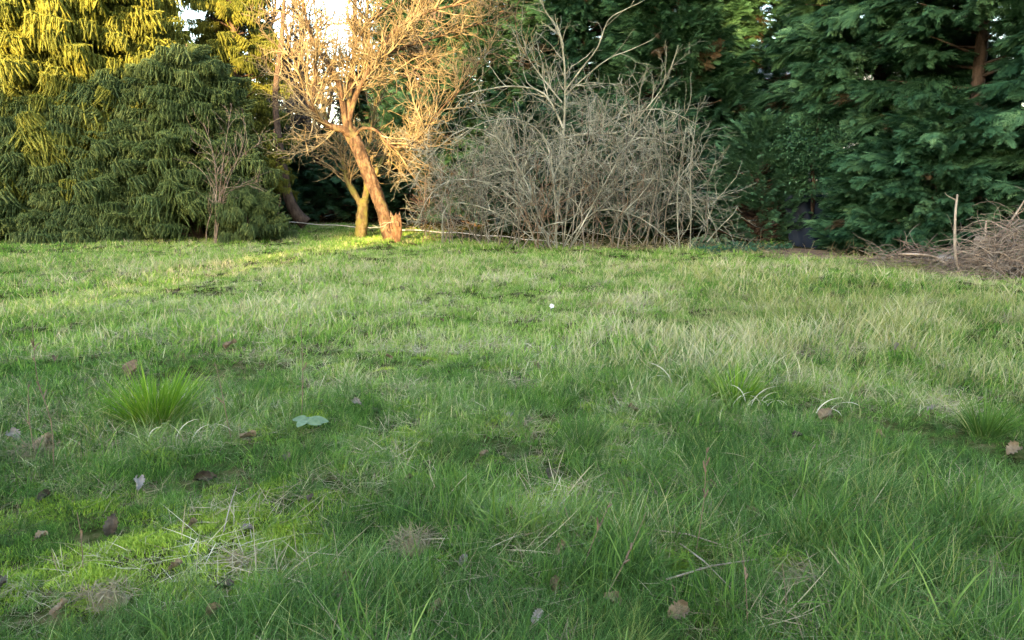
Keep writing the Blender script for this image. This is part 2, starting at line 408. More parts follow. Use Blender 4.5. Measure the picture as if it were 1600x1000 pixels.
SMALL = [(361, 549, .12), (209, 592, .13), (72, 702, .15), (22, 690, .1), (388, 690, .08), (480, 682, .14), (178, 836, .1), (322, 757, .1), (352, 928, .08), (724, 890, .07), (757, 722, .06), (868, 928, .07), (878, 874, .08), (1060, 968, .1), (1290, 660, .1), (1245, 694, .07), (1582, 716, .1), (645, 858, .12), (166, 940, .12), (370, 886, .06), (1548, 915, .12), (1242, 908, .09), (1060, 893, .07), (1225, 893, .06), (862, 492, .08), (386, 836, .06), (708, 938, .05), (300, 828, .06), (1100, 885, .1)]
LOD = {}
for nm, (m_, L_, th_, bd_, st_, nn) in {'lawn': (M['lawn'], (.045, .11), (.4, .3), (.2, 1.1), .12, 44), 'fescue': (M['fescue'], (.08, .2), (.6, .35), (.3, 1.5), .12, 40), 'straw': (M['straw'], (.12, .30), (.35, .3), (.3, 1.4), 0, 20), 'broad': (M['broad'], (.08, .18), (.4, .3), (.3, 1.2), .05, 22)}.items():
    for lv, (fn, fw) in enumerate(((.62, 1.7), (.42, 2.6))):
        LOD[nm, lv] = [tuft(nm, int(nn * fn), .09, L_, (.0026 * fw, .0042 * fw), th_, bd_, m_, 3, .3, straw=st_) for _ in range(4)]
def make_grass():
    P = []
    for (y0, y1, dens) in ((1.0, 3.2, 430), (3.2, 5.5, 350), (5.5, 9, 250), (9, 14, 165), (14, 25, 95)):
        half = .78 * y1 + 1.5
        n = int((y1 - y0) * 2 * half * dens)
        x = rng.uniform(-half, half, n); y = rng.uniform(y0, y1, n)
        ok = np.abs(x) < .78 * y + 1.5
        P.append(np.stack([x[ok], y[ok]], -1))
    P = np.concatenate(P); x, y = P[:, 0], P[:, 1]
    ed = edge_dist(x, y); dist = np.hypot(x, y)
    ok = dist < ed + rng.normal(.05, .12, len(x))
    x, y, dist, ed = x[ok], y[ok], dist[ok], ed[ok]
    z = gz(x, y); px, py = proj(x, y, z)
    N = len(x)
    na = snoise(x, y, 1.6, 1); nb = snoise(x, y, 3.5, 2); nc = snoise(x, y, .8, 3); nd_ = snoise(x, y, 5.5, 9)
    G = lambda cx, cy, sx, sy: np.exp(-((px - cx) / sx) ** 2 - ((py - cy) / sy) ** 2)
    dry = 1.05 * G(1400, 510, 300, 60) + .7 * G(1120, 540, 190, 60) + .32 * G(900, 425, 260, 28) + .35 * G(300, 420, 400, 25) + .35 * G(1500, 600, 160, 60) + .25 * G(560, 590, 120, 30)
    dry = dry * (1 + .5 * nb + .2 * nd_) + np.clip(.09 + .09 * na, 0, .3)
    dry *= np.where(py < 412, .35, 1)
    near = 1 / (1 + np.exp(-(py - 620) / 45))
    fes = near * (1.05 + .6 * na) + .25 * G(480, 560, 500, 60) + .10
    broad = .25 + .25 * nb + .4 * G(1150, 600, 200, 40) + .5 * G(1000, 900, 500, 80)
    moss = 1.6 * G(400, 850, 120, 65) + 1.3 * G(120, 870, 160, 60) + .4 * G(100, 930, 160, 50) + .5 * G(600, 680, 90, 40) + .5 * G(880, 790, 120, 40) + .7 * G(1240, 890, 60, 30) + .6 * G(1540, 890, 60, 20) + .5 * G(1060, 890, 40, 20) + .05
    moss = moss * (1 + .9 * nb + .5 * nd_) * (py > 560)
    litter = .42 + .35 * nd_ + .2 * nb + .6 * G(60, 700, 120, 50) + .4 * G(300, 590, 200, 40) + .4 * G(1450, 760, 150, 50)
    W = np.stack([np.full(N, 1.35 - .7 * near), np.clip(fes, 0.02, 3) * 1.2, np.clip(dry, 0, 3) * 1.4, np.clip(broad, 0, 2) * .5, np.clip(moss, 0, 3) * 1.0, np.clip(litter, 0, 2) * 1.0], 1)
    W /= W.sum(1)[:, None]
    u = rng.random(N); ki = (u[:, None] > np.cumsum(W, 1)).sum(1).clip(0, 5)
    names = ['lawn', 'fescue', 'straw', 'broad', 'moss', 'litter']
    idx = np.zeros(N, int)
    for q, nm in enumerate(names):
        s = ki == q; idx[s] = rng.choice(K[nm], s.sum())
    for q, nm in enumerate(names[:4]):
        for lv, (d0, d1) in enumerate(((5.2, 10), (10, 99))):
            dd = dist + rng.normal(0, 1.0, N); s_ = (ki == q) & (dd > d0) & (dd <= d1); idx[s_] = rng.choice(LOD[nm, lv], s_.sum())
    comb = np.arctan2(.35 + snoise(x, y, .9, 5), .9 + 1.1 * snoise(x, y, .9, 6)) * 1.0
    rot = np.stack([rng.normal(0, .16, N), rng.normal(0, .16, N), comb + rng.normal(0, 1.15, N)], -1)
    sc = rng.uniform(.7, 1.25, N) * (1 + .30 * na + .22 * nb)
    sc = np.where(ki == 1, sc * .88, sc)
    sc = np.where((ki == 1) & (py < 560), sc * .62, sc)
    sc = np.where((ki == 2) & (px < 900), sc * .62, sc); sc = np.where((ki == 2) & (px >= 900), sc * .74, sc)
    sc = np.where((ki == 3) & (py < 500), sc * .7, sc)
    mossy = np.clip(moss, 0, 1.3)
    sc = np.where((ki != 4) & (ki != 5), sc * (1 - .38 * mossy), sc)
    sc = np.where(ki == 4, rng.uniform(.8, 1.5, N), sc)
    sc *= np.interp(ed - dist, [0, .5, 2.5], [1.15, .8, 1])
    for (qx, qy, rr) in SMALL:
        g = ground(qx, qy); d2 = np.hypot(x - g.x, (y - g.y + .06)); sc = np.where(d2 < rr * 2.2, sc * np.interp(d2, [0, rr, rr * 2.2], [.45, .7, 1]), sc)
    sc = np.clip(sc, .2, 1.8)
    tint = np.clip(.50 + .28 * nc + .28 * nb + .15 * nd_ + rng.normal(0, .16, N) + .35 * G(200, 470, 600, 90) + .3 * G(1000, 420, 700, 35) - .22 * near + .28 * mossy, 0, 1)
    pts = np.stack([x, y, z], -1)
    o = scatter('grass', pts, rot, sc, idx, tint, GR)
    tag(o, kind='stuff')
    print('grass tufts', N)
make_grass()

# ------------------------------------------------------------------ CONIFER BOUGHS
def unit(v): return v / (np.linalg.norm(v) + 1e-9)
def frond(mb, p, d, up, L, tint, dense=7):
    """flat feathery spray: axis with paired side shoots, each with scale-leaf tips"""
    d = unit(d); s = unit(np.cross(d, up)); u = np.cross(s, d)
    Vs = []; Ts = []
    def leaf(a, dr, l, w, t):
        sd = unit(np.cross(dr, u)) * w / 2
        m_ = a + dr * l * .45
        Vs.append([a - sd * .4, m_ - sd, a + dr * l, m_ + sd]); Ts.append(t)
    pos = np.array(p, float); dd = d.copy()
    for i in range(dense):
        t = i / dense
        dd = unit(dd + np.array([0, 0, -.10]) + rng.normal(0, .04, 3)); nxt = pos + dd * L / dense
        leaf(pos, dd, L / dense * 1.5, .010, tint)
        ll = L * (.25 * (1 - t) + .09) * rng.uniform(.8, 1.15)
        for sg in (-1, 1):
            ld = unit(dd * .75 + s * sg * .75 + u * rng.normal(0, .12) + np.array([0, 0, -.12]))
            k = 3 if t < .7 else 2
            q = pos.copy()
            for j in range(k):
                leaf(q, ld, ll / k * 1.6, .014, tint + .12 * j / k)
                if j < k:
                    for g2 in ((-1, 1) if j % 2 == 0 else ()):
                        l2 = unit(ld * .8 + unit(np.cross(ld, u)) * g2 * .6)
                        leaf(q + ld * ll / k * .4, l2, ll / k * 1.2, .011, tint + .1)
                q = q + ld * ll / k; ld = unit(ld + np.array([0, 0, -.10]))
        pos = nxt
    V = np.array(Vs); n = len(V)
    mb.add(V.reshape(-1, 3), None, np.arange(n * 4).reshape(-1, 4), np.repeat(np.clip(Ts, 0, 1), 4))
def cypress_bough(seed, m, nf=72, fl=(.20, .36)):
    mb = MB()
    ax = [np.array([0, 0, 0.])]; d = unit(np.array([1, 0, .12]))
    for i in range(10):
        d = unit(d + np.array([0, rng.normal(0, .05), .02 if i < 5 else -.05])); ax.append(ax[-1] + d * .1)
    ax = np.array(ax)
    for i in range(nf):
        t = (i + rng.random()) / nf; t = .12 + .88 * t
        k = min(9, int(t * 10)); p = ax[k] + (ax[k + 1] - ax[k]) * (t * 10 - k)
        sg = 1 if i % 2 else -1
        sideways = rng.uniform(.2, .9) * (1.1 - .7 * t)
        dr = np.array([.75, sg * sideways, rng.uniform(-.25, .38)])
        # side shoots carry several fronds
        q = p + unit(dr) * rng.uniform(0, .22) * (1.1 - t)
        frond(mb, q, dr, np.array([rng.normal(0, .25), rng.normal(0, .35), 1.]), rng.uniform(*fl) * (1.1 - .35 * t), np.clip(rng.normal(.45, .17), 0, .85), 6)
    return src(mb, 'cypress_bough', m)
def spruce_bough(m, hang=(.14, .34), sidel=.42, curve=-.03, lift=0.15):
    mb = MB(); A = []; B = []; T = []
    ax = [np.array([0, 0, 0.])]; d = unit(np.array([1, 0, lift]))
    for i in range(10):
        d = unit(d + np.array([0, rng.normal(0, .04), curve if i < 6 else .05])); ax.append(ax[-1] + d * .1)
    ax = np.array(ax)
    def seg(a, b, t, c=None):
        c = rng.uniform(.008, .016); t = t + rng.normal(0, .12)
        A.append(a); B.append(b); T.append(t); mb.tube([a - (b - a) * .05, (a + b) / 2, b], [c * .8, c, c * .45], 5, t)
    def hangs(p, k):
        for _ in range(k):
            if hang[1] <= 0: return
            l = rng.uniform(*hang); q = p + rng.normal(0, .015, 3)
            dr = unit(np.array([rng.normal(.08, .16), rng.normal(0, .16), -1]))
            mid = q + dr * l * .5; seg(q, mid, rng.normal(.45, .12)); seg(mid, mid + unit(dr + rng.normal(0, .1, 3)) * l * .5, rng.normal(.55, .12))
    for i in range(3, 10):
        seg(ax[i], ax[i + 1], .5)
    for i in range(22):
        t = .15 + .85 * (i + rng.random() * .5) / 22; k = min(9, int(t * 10)); p = ax[k]
        sg = 1 if i % 2 else -1
        l = sidel * (1.05 - .75 * t) * rng.uniform(.7, 1.1); dr = unit(np.array([.7, sg * 1.0, rng.normal(-.05, .12)]))
        e1 = p + dr * l * .5; e2 = e1 + unit(dr + np.array([.15, 0, -.15])) * l * .5
        seg(p, e1, .4); seg(e1, e2, .6)
        for f in (.25, .6, .97):
            q = p + (e2 - p) * f; hangs(q, 1)
            if rng.random() < .5:
                dd = unit(np.array([1, sg * .1, rng.normal(-.1, .2)])); seg(q, q + dd * .09, .6)
    for i in range(2, 11): hangs(ax[i], 1)
    needles(mb, A, B, 260, .034, .009, T)
    w = MB()
    for a, b in zip(A[::2], B[::2]):
        pass
    mb.tube(ax, np.linspace(.012, .003, 11), 4, .1)
    return src(mb, 'spruce_bough', m)
CY = [cypress_bough(i, M['cypress']) for i in range(5)] + [cypress_bough(9, M['brown_frond'], 34)]
M['dome'] = leaf_mat('fine_green_fronds', [(0, (.022, .062, .03)), (.5, (.05, .125, .06)), (1, (.10, .20, .09))], trans=.12, w_n=.3)
DOM = [cypress_bough(i, M['dome'], 60, (.14, .26)) for i in range(3)]
CYD = [cypress_bough(i, M['cypress_deep'], 50, (.2, .34)) for i in range(4)]
SPL = [spruce_bough(M['spruce_lit'], (.16, .40)) for _ in range(4)]
SPD = [spruce_bough(M['spruce_shaded'], (.14, .34), .46) for _ in range(3)] + [spruce_bough(M['spruce_shaded'], (0.02, .07), .55, -.02, .25) for _ in range(2)]

def conifer(name, base, H, prof, nb, sources, scl, label, cat, group=None, weights=None, pitch=(.0, .35), tint=.5, zmin=.05, trunk_r=.16, fan=4, seed=0, shell=(.35, .75), azr=None, lean=(0, 0), squash=1.0):
    """prof(h) -> crown radius at relative height; boughs are fanned in layered clusters with gaps between"""
    r = np.random.default_rng(seed + 100)
    e = empty(name, base, label, cat, group)
    mb = MB(); zz = np.linspace(-.1, H, 9)
    tp = [(base[0] + lean[0] * q / H + r.normal(0, .03), base[1] + lean[1] * q / H, base[2] + q) for q in zz]
    mb.tube(tp, np.interp(zz, [-.1, .4, H], [trunk_r * 1.4, trunk_r, .02]), 9)
    mb.build('trunk', M['dark_bark'], e)
    lb = MB(); P = []; Ro = []; S = []; I = []; T = []
    w = weights or [1] * len(sources); w = np.array(w, float) / sum(w)
    for i in range(nb):
        h = (i + r.random()) / nb; h = zmin + (1 - zmin) * (1 - (1 - h) ** 1.15 if False else h)
        az = (i * 2.39996 + r.normal(0, .35)) % (2 * pi)
        if azr is not None:
            az = r.uniform(*azr) if r.random() < .8 else az
        Rr = prof(h) * r.uniform(.8, 1.12); z = h * H
        cx = base[0] + lean[0] * h; cy_ = base[1] + lean[1] * h
        ct = tint + r.normal(0, .13)
        pt = r.uniform(*pitch)
        if Rr > .9:
            k = 5; pts = [(cx + cos(az) * Rr * .8 * q / k, cy_ + sin(az) * Rr * .8 * q / k, base[2] + z - .25 + .25 * q / k) for q in range(k + 1)]
            lb.tube(pts, np.linspace(.035, .008, k + 1), 4)
        for j in range(fan):
            o = r.uniform(*shell) if j else shell[1]
            s = min(Rr * (1.05 - o) / .95, scl * 1.5) if Rr > .6 else Rr
            s = max(s, scl * r.uniform(.7, 1.1)) if Rr > .6 else max(s, .45 * scl)
            a2 = az + r.normal(0, .38 if j else .1); o_r = max(0, Rr - s) if j == 0 else max(0, Rr * o - s * .2)
            P.append((cx + cos(a2) * o_r, cy_ + sin(a2) * o_r, base[2] + z + r.normal(0, .10) * scl - .05))
            Ro.append((r.normal(0, .3), -(pt + r.normal(0, .12)), a2 + r.normal(0, .25))); S.append(s)
            I.append(r.choice(len(sources), p=w)); T.append(np.clip(ct + r.normal(0, .18), 0, 1))
    if lb.n: lb.build('limbs', M['dark_bark'], e)['kind'] = 'stuff'
    f = scatter('foliage', P, Ro, S, I, T, sources, e); f['kind'] = 'stuff'
    return e
cone = lambda r0, p=.8, low=.08: (lambda h: r0 * (max(0.02, 1 - h) ** p) * min(1, .75 + h / low * .25))
def gp(px, py, dz=0):
    v = ground(px, py); return (v.x, v.y, v.z + dz)
def base_at(px, Y):
    x = (px - 800) / 1250 * Y * 1.02
    return (x, Y, float(gz(x, Y)) if Y < 28 else 0)

# left spruces
GSP = 'spruces on the left of the meadow'
WD = [1, 1, 1, .35, .35]
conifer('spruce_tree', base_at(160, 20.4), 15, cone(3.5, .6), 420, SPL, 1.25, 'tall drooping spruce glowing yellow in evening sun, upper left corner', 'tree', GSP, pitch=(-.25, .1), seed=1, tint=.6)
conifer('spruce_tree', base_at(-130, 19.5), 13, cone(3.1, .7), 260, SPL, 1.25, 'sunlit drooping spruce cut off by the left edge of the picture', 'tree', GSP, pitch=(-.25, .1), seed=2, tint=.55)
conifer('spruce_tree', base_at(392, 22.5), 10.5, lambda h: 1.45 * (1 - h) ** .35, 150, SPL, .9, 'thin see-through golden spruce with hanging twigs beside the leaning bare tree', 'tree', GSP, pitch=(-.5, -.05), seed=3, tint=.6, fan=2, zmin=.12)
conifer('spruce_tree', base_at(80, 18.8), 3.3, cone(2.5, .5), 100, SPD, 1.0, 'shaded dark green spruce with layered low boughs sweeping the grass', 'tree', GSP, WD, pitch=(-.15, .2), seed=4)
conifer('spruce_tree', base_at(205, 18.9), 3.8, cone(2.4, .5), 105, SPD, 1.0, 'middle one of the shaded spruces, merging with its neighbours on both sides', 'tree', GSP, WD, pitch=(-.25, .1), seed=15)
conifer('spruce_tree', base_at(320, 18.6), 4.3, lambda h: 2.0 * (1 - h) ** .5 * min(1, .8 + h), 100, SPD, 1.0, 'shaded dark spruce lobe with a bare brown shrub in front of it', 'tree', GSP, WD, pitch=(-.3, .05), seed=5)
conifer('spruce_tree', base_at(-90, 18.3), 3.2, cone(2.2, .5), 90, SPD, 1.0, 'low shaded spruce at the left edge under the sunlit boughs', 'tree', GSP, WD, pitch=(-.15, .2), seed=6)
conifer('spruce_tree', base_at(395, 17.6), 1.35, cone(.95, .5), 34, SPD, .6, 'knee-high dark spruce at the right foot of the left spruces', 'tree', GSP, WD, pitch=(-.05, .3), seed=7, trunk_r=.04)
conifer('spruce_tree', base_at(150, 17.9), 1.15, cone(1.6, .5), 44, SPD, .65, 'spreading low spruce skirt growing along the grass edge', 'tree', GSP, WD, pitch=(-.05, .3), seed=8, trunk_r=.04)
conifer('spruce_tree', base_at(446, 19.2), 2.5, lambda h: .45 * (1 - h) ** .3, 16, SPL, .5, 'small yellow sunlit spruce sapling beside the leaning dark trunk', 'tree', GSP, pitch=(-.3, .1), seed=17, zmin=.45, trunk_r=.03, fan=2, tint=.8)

# dark evergreens behind
GCY = 'dark cypresses closing the far side'
WC = [1, 1, 1, 1, 1, .12]
def cyp(px, Y, H, r0, p, nb, label, seed, scl=1.1, src_=CY, w=WC, grp=GCY, tint=.42, **k):
    return conifer('cypress_tree', base_at(px, Y), H, cone(r0, p), nb, src_, scl, label, 'tree', grp, w, pitch=k.pop('pitch', (-.05, .4)), seed=seed, tint=tint, **k)
cyp(770, 24.5, 10, 2.2, .5, 255, 'dark cypress behind the upper right twigs of the golden tree', 20)
cyp(655, 28, 10, 1.7, .5, 170, 'dark cypress standing behind the right half of the golden tree crown', 19)
cyp(840, 28, 11, 2.0, .45, 170, 'farther dark cypress filling the gap left of the pale central tree top', 31)
cyp(975, 27, 11, 2.0, .45, 170, 'farther dark cypress filling the gap right of the pale central tree top', 32)
cyp(1105, 27, 10, 1.8, .45, 130, 'farther dark cypress left of the sky gaps', 33)
cyp(590, 31, 5.6, 1.6, .5, 90, 'short dark cypress behind the leaning golden trunk', 18)
cyp(905, 23, 10, 2.3, .5, 285, 'dark cypress rising straight behind the grey bare thicket', 21)
cyp(1045, 21.5, 10, 2.4, .5, 300, 'dark cypress behind the right half of the bare thicket', 22)
cyp(1190, 22.5, 10, 2.0, .45, 165, 'loosely clothed cypress with pale sky showing through near the dome-shaped bush', 23, tint=.35)
cyp(1345, 17.0, 9.5, 2.6, .5, 120, 'tall cypress with lighter green layered sprays right of the sky gap', 24, scl=1.05, tint=.6, fan=7, zmin=.25, pitch=(-.35, .15), shell=(.3, .8))
cyp(1490, 15.0, 9.5, 2.7, .5, 125, 'large green cypress with visible dark trunk behind the brush heap', 25, scl=1.0, tint=.58, fan=6, pitch=(-.35, .15), shell=(.3, .8))
cyp(1690, 13.2, 9, 2.5, .5, 110, 'nearest cypress, cut off by the right edge of the picture', 26, scl=1.0, tint=.58, fan=6, pitch=(-.35, .15), shell=(.3, .8))
cyp(1380, 14.8, 2.2, 1.3, .45, 105, 'low cypress skirt whose fronds hang over the bare soil', 27, scl=.8, tint=.5, trunk_r=.06)
cyp(1450, 13.9, 2.6, 1.5, .5, 120, 'low drooping cypress growth behind the upright dead branch', 28, scl=.8, tint=.5, trunk_r=.06)
cyp(1950, 12.5, 9, 2.4, .5, 120, 'cypress beyond the right edge of the picture', 29)
conifer('cypress_bush', base_at(1172, 16.9), 2.6, lambda h: 1.2 * (1 - h ** 2.4) ** .7, 200, DOM, .5, 'dense dome-shaped dark green bush between thicket and tall cypresses', 'bush', None, pitch=(.1, .6), seed=30, tint=.55, trunk_r=.07, fan=4, shell=(.45, .85))
# deep hedge in the shade behind the fruit trees
for i, (px, Y, H, r0) in enumerate([(430, 26, 3.1, 1.6), (510, 26.5, 2.7, 1.6), (590, 26, 2.8, 1.7), (670, 25, 3.9, 1.7), (745, 24, 4.4, 1.6), (1110, 20.5, 3.6, 1.5), (820, 20, 3.0, 1.5), (905, 20, 3.2, 1.5), (985, 19.8, 3.0, 1.5), (1050, 19.5, 2.6, 1.3)]):
    conifer('evergreen_shrub', base_at(px, Y), H, lambda h, r0=r0: r0 * (1 - h ** 3) ** .6, 80, CYD, .95,
            ['dark evergreen shrub behind the foot of the thin golden spruce', 'dark evergreen shrub left of the forked mossy trunk', 'dark evergreen shrub behind the split leaning trunk',
             'dark evergreen shrub between the fruit tree and the thicket', 'taller dark evergreen shrub behind the left side of the thicket', 'dark evergreen shrub behind the right end of the thicket', 'dark evergreen shrub deep behind the left middle of the thicket', 'dark evergreen shrub deep behind the centre of the thicket', 'dark evergreen shrub deep behind the right middle of the thicket', 'lowest dark evergreen shrub behind the right part of the thicket'][i],
            'shrub', 'dark shrubs behind the bare trees', pitch=(-.1, .5), seed=40 + i, tint=.3, trunk_r=.06, fan=3)

# broad-leaved evergreen between dome bush and cypress
def leaf_mesh(mb, p, d, up, L, W, tint, curl=.15, fold=.12, nx=4):
    d = unit(np.asarray(d, float)); s = unit(np.cross(d, up)); u = np.cross(s, d)
    V = []
    for i in range(nx + 1):
        t = i / nx; w = W * sin(pi * min(1, t * .93 + .05)) ** .75 / 2 if 0 < i < nx else W * .06
        c = np.asarray(p) + d * L * t - u * curl * L * t * t
        V += [c - s * w + u * fold * w, c, c + s * w + u * fold * w]
    F = []
    for i in range(nx):
        a = i * 3; F += [(a, a + 1, a + 4, a + 3), (a + 1, a + 2, a + 5, a + 4)]
    mb.add(V, None, F, tint)
def laurel_source():
    mb = MB()
    for i in range(46):
        t = rng.random(); p = np.array([t, rng.normal(0, .16), rng.normal(0, .13)])
        leaf_mesh(mb, p, np.array([.5, rng.normal(0, .7), rng.normal(-.2, .5)]), np.array([rng.normal(0, .4), rng.normal(0, .4), 1]), rng.uniform(.09, .14), .05, np.clip(rng.normal(.5, .25), 0, 1))
    return src(mb, 'laurel_bough', M['laurel'])
LAU = [laurel_source() for _ in range(3)]
conifer('laurel_bush', base_at(1256, 16.3), 2.7, lambda h: 1.0 * (1 - h ** 2) ** .6 * (.35 + min(1, h * 1.2)), 75, LAU, .6, 'glossy broad-leaved evergreen between the dome-shaped bush and the cypress', 'bush', None, pitch=(0, .6), seed=60, tint=.5, trunk_r=.05, zmin=.42)

# ------------------------------------------------------------------ BARE TREES
def wander(p, d, L, n, jit, trop, r):
    pts = [np.array(p, float)]; d = unit(np.array(d, float))
    for i in range(n):
        d = unit(d + r.normal(0, jit, 3) + np.array(trop) / n)
        pts.append(pts[-1] + d * L / n)
    return np.array(pts)
RM = [1.0]
def spawn(mbs, path, rad, lvl, spec, r):
    """children along a path; spec[lvl] = (per metre, length range, angle, jitter, tropism, sides, segs, start)"""
    if lvl >= len(spec): return
    per, Lr, ang, jit, trop, sides, segs, start = spec[lvl]
    seg = np.diff(path, axis=0); sl = np.linalg.norm(seg, axis=1); tot = sl.sum(); cum = np.concatenate([[0], np.cumsum(sl)])
    cnt = r.poisson(per * tot * (1 - start))
    for _ in range(cnt):
        s = tot * r.uniform(start, 1); k = min(len(seg) - 1, np.searchsorted(cum, s) - 1); k = max(k, 0)
        f = (s - cum[k]) / (sl[k] + 1e-9); p = path[k] + seg[k] * f
        d = unit(seg[k]); v = r.normal(size=3); v -= d * v.dot(d); v = unit(v)
        a = ang * r.uniform(.6, 1.3); nd = d * cos(a) + v * sin(a)
        L = r.uniform(*Lr) * (1 - .45 * s / tot)
        pp = wander(p, nd, L, segs, jit, trop, r)
        lr = np.interp(s / tot, np.linspace(0, 1, len(rad)), rad)
        r0 = RM[0] * min(max(lr * .75, .0045), .0055 + .012 * L); rr = np.linspace(r0, max(.0030 * RM[0], r0 * .35), segs + 1)
        mbs[min(lvl, len(mbs) - 1)].tube(pp, rr, sides, r.random(), cap=False)
        spawn(mbs, pp, rr, lvl + 1, spec, r)
def px_path(pts, Y, dY=0.0, r=None):
    n = len(pts); out = []
    for i, (a, b) in enumerate(pts):
        out.append(np.array(at(a, b, Y + dY * (i / max(1, n - 1)))))
    # smooth by Catmull-Rom
    P = [out[0]] + out + [out[-1]]; res = []
    for i in range(1, len(P) - 2):
        for t in (0, .33, .66):
            a, b, c, d = P[i - 1], P[i], P[i + 1], P[i + 2]
            res.append(.5 * (2 * b + (c - a) * t + (2 * a - 5 * b + 4 * c - d) * t * t + (3 * b - a - 3 * c + d) * t ** 3))
    res.append(out[-1]); return np.array(res)
def limb(e, pts, Y, dY, r0, r1, m, mbs, spec, r, sides=7, name='limb', knob=.06):
    r0 *= .78
    p = px_path(pts, Y, dY); rad = np.linspace(r0, r1, len(p)) * (1 + r.normal(0, knob, len(p)))
    p = p + r.normal(0, r0 * .12, p.shape) * np.linspace(0, 1, len(p))[:, None]
    mb = MB(); mb.tube(p, rad, sides); mb.build(name, m, e)
    spawn(mbs, p, rad, 0, spec, r); return p

def gnarled(path, rad, name, m, parent, sides=22, amp=.12, seed=1):
    r = np.random.default_rng(seed); k = len(path); t = np.linspace(0, k - 1, k * 5); P = np.stack([np.interp(t, np.arange(k), path[:, c]) for c in range(3)], 1)
    rr = np.interp(t, np.arange(k), rad); mb = MB(); mb.tube(P, rr, sides); V = mb.V[0]; n = len(t) * sides
    a = np.tile(np.arange(sides) * 2 * pi / sides, len(t)); h = np.repeat(np.arange(len(t)) / 5., sides); R0 = np.repeat(rr, sides)
    d = .35 * np.sin(5 * a + h * .9) + .3 * np.sin(9 * a - h * 1.7 + 1) + .5 * np.sin(2 * a + h * 1.3) * np.sin(h * 2.1) + r.normal(0, .28, n)
    C = np.repeat(P, sides, 0); V[:n] = C + (V[:n] - C) * (1 + amp * d)[:, None]
    mb.V[0] = V.astype(np.float32); return mb.build(name, m, parent)
def fruit_tree():
    Y = ground(608, 376).y; r = np.random.default_rng(5)
    e = empty('fruit_tree', ground(608, 376), 'sunlit leaning bare fruit tree with thick split trunk and golden twigs', 'tree')
    tw = [MB(), MB()]
    mb = MB(); p = px_path([(611, 381), (606, 362), (600, 335), (589, 305), (577, 275), (563, 240), (550, 212), (543, 198)], Y, .1)
    rad = np.interp(np.linspace(0, 1, len(p)), [0, .08, .3, .6, .9, 1], [.165, .15, .138, .145, .155, .12])
    gnarled(p, rad, 'trunk', M['orange_bark'], e, seed=4)
    sp = [(8, (.6, 1.9), .75, .17, (0, 0, .3), 4, 8, .12), (9, (.3, 1.0), .75, .2, (0, 0, .25), 3, 6, .1), (7, (.12, .4), .8, .22, (0, 0, .1), 3, 3, .1)]
    O = M['orange_bark']
    limb(e, [(549, 212), (536, 202), (518, 198), (500, 186), (488, 172), (489, 150), (494, 120), (492, 80)], Y, -.5, .12, .03, O, tw, sp, r)
    limb(e, [(546, 208), (540, 190), (534, 152), (528, 128), (515, 105), (500, 85), (484, 52), (472, 0), (462, -60)], Y, -.2, .10, .025, O, tw, sp, r)
    limb(e, [(546, 206), (545, 185), (545, 150), (551, 110), (554, 70), (555, 20), (560, -50), (566, -110)], Y, .3, .11, .03, O, tw, sp, r)
    limb(e, [(545, 188), (556, 150), (568, 125), (590, 86), (624, 42), (670, 18), (730, 4), (790, -20)], Y, -.5, .085, .015, O, tw, sp, r)
    limb(e, [(556, 150), (574, 116), (602, 86), (648, 68), (700, 52), (740, 40), (772, 30)], Y, .6, .06, .012, O, tw, sp, r)
    limb(e, [(553, 215), (566, 201), (588, 204), (608, 226), (626, 230), (650, 219), (672, 193), (698, 160), (722, 138), (740, 114), (746, 96)], Y, -.6, .05, .010, O, tw, sp, r)
    limb(e, [(551, 80), (572, 40), (610, 8), (650, -30)], Y, -.6, .05, .012, O, tw, sp, r)
    limb(e, [(606, 60), (640, 100), (660, 110), (668, 150)], Y, .2, .03, .008, O, tw, sp, r)
    limb(e, [(740, 114), (760, 84), (800, 92), (828, 100), (845, 82), (868, 78)], Y - .6, -.1, .016, .006, O, tw, sp[1:], r, 5)
    limb(e, [(828, 98), (808, 50), (805, 20), (812, 0)], Y - .6, -.1, .014, .005, O, tw, sp[1:], r, 5)
    limb(e, [(500, 186), (480, 160), (470, 120), (452, 70), (446, 20)], Y, .5, .04, .012, O, tw, sp, r)
    for k, t in enumerate(tw):
        if t.n: o = t.build('branches' if k == 0 else 'twigs', M['twig_gold'], e); o['kind'] = 'stuff'; print('fruit', k, t.tris())
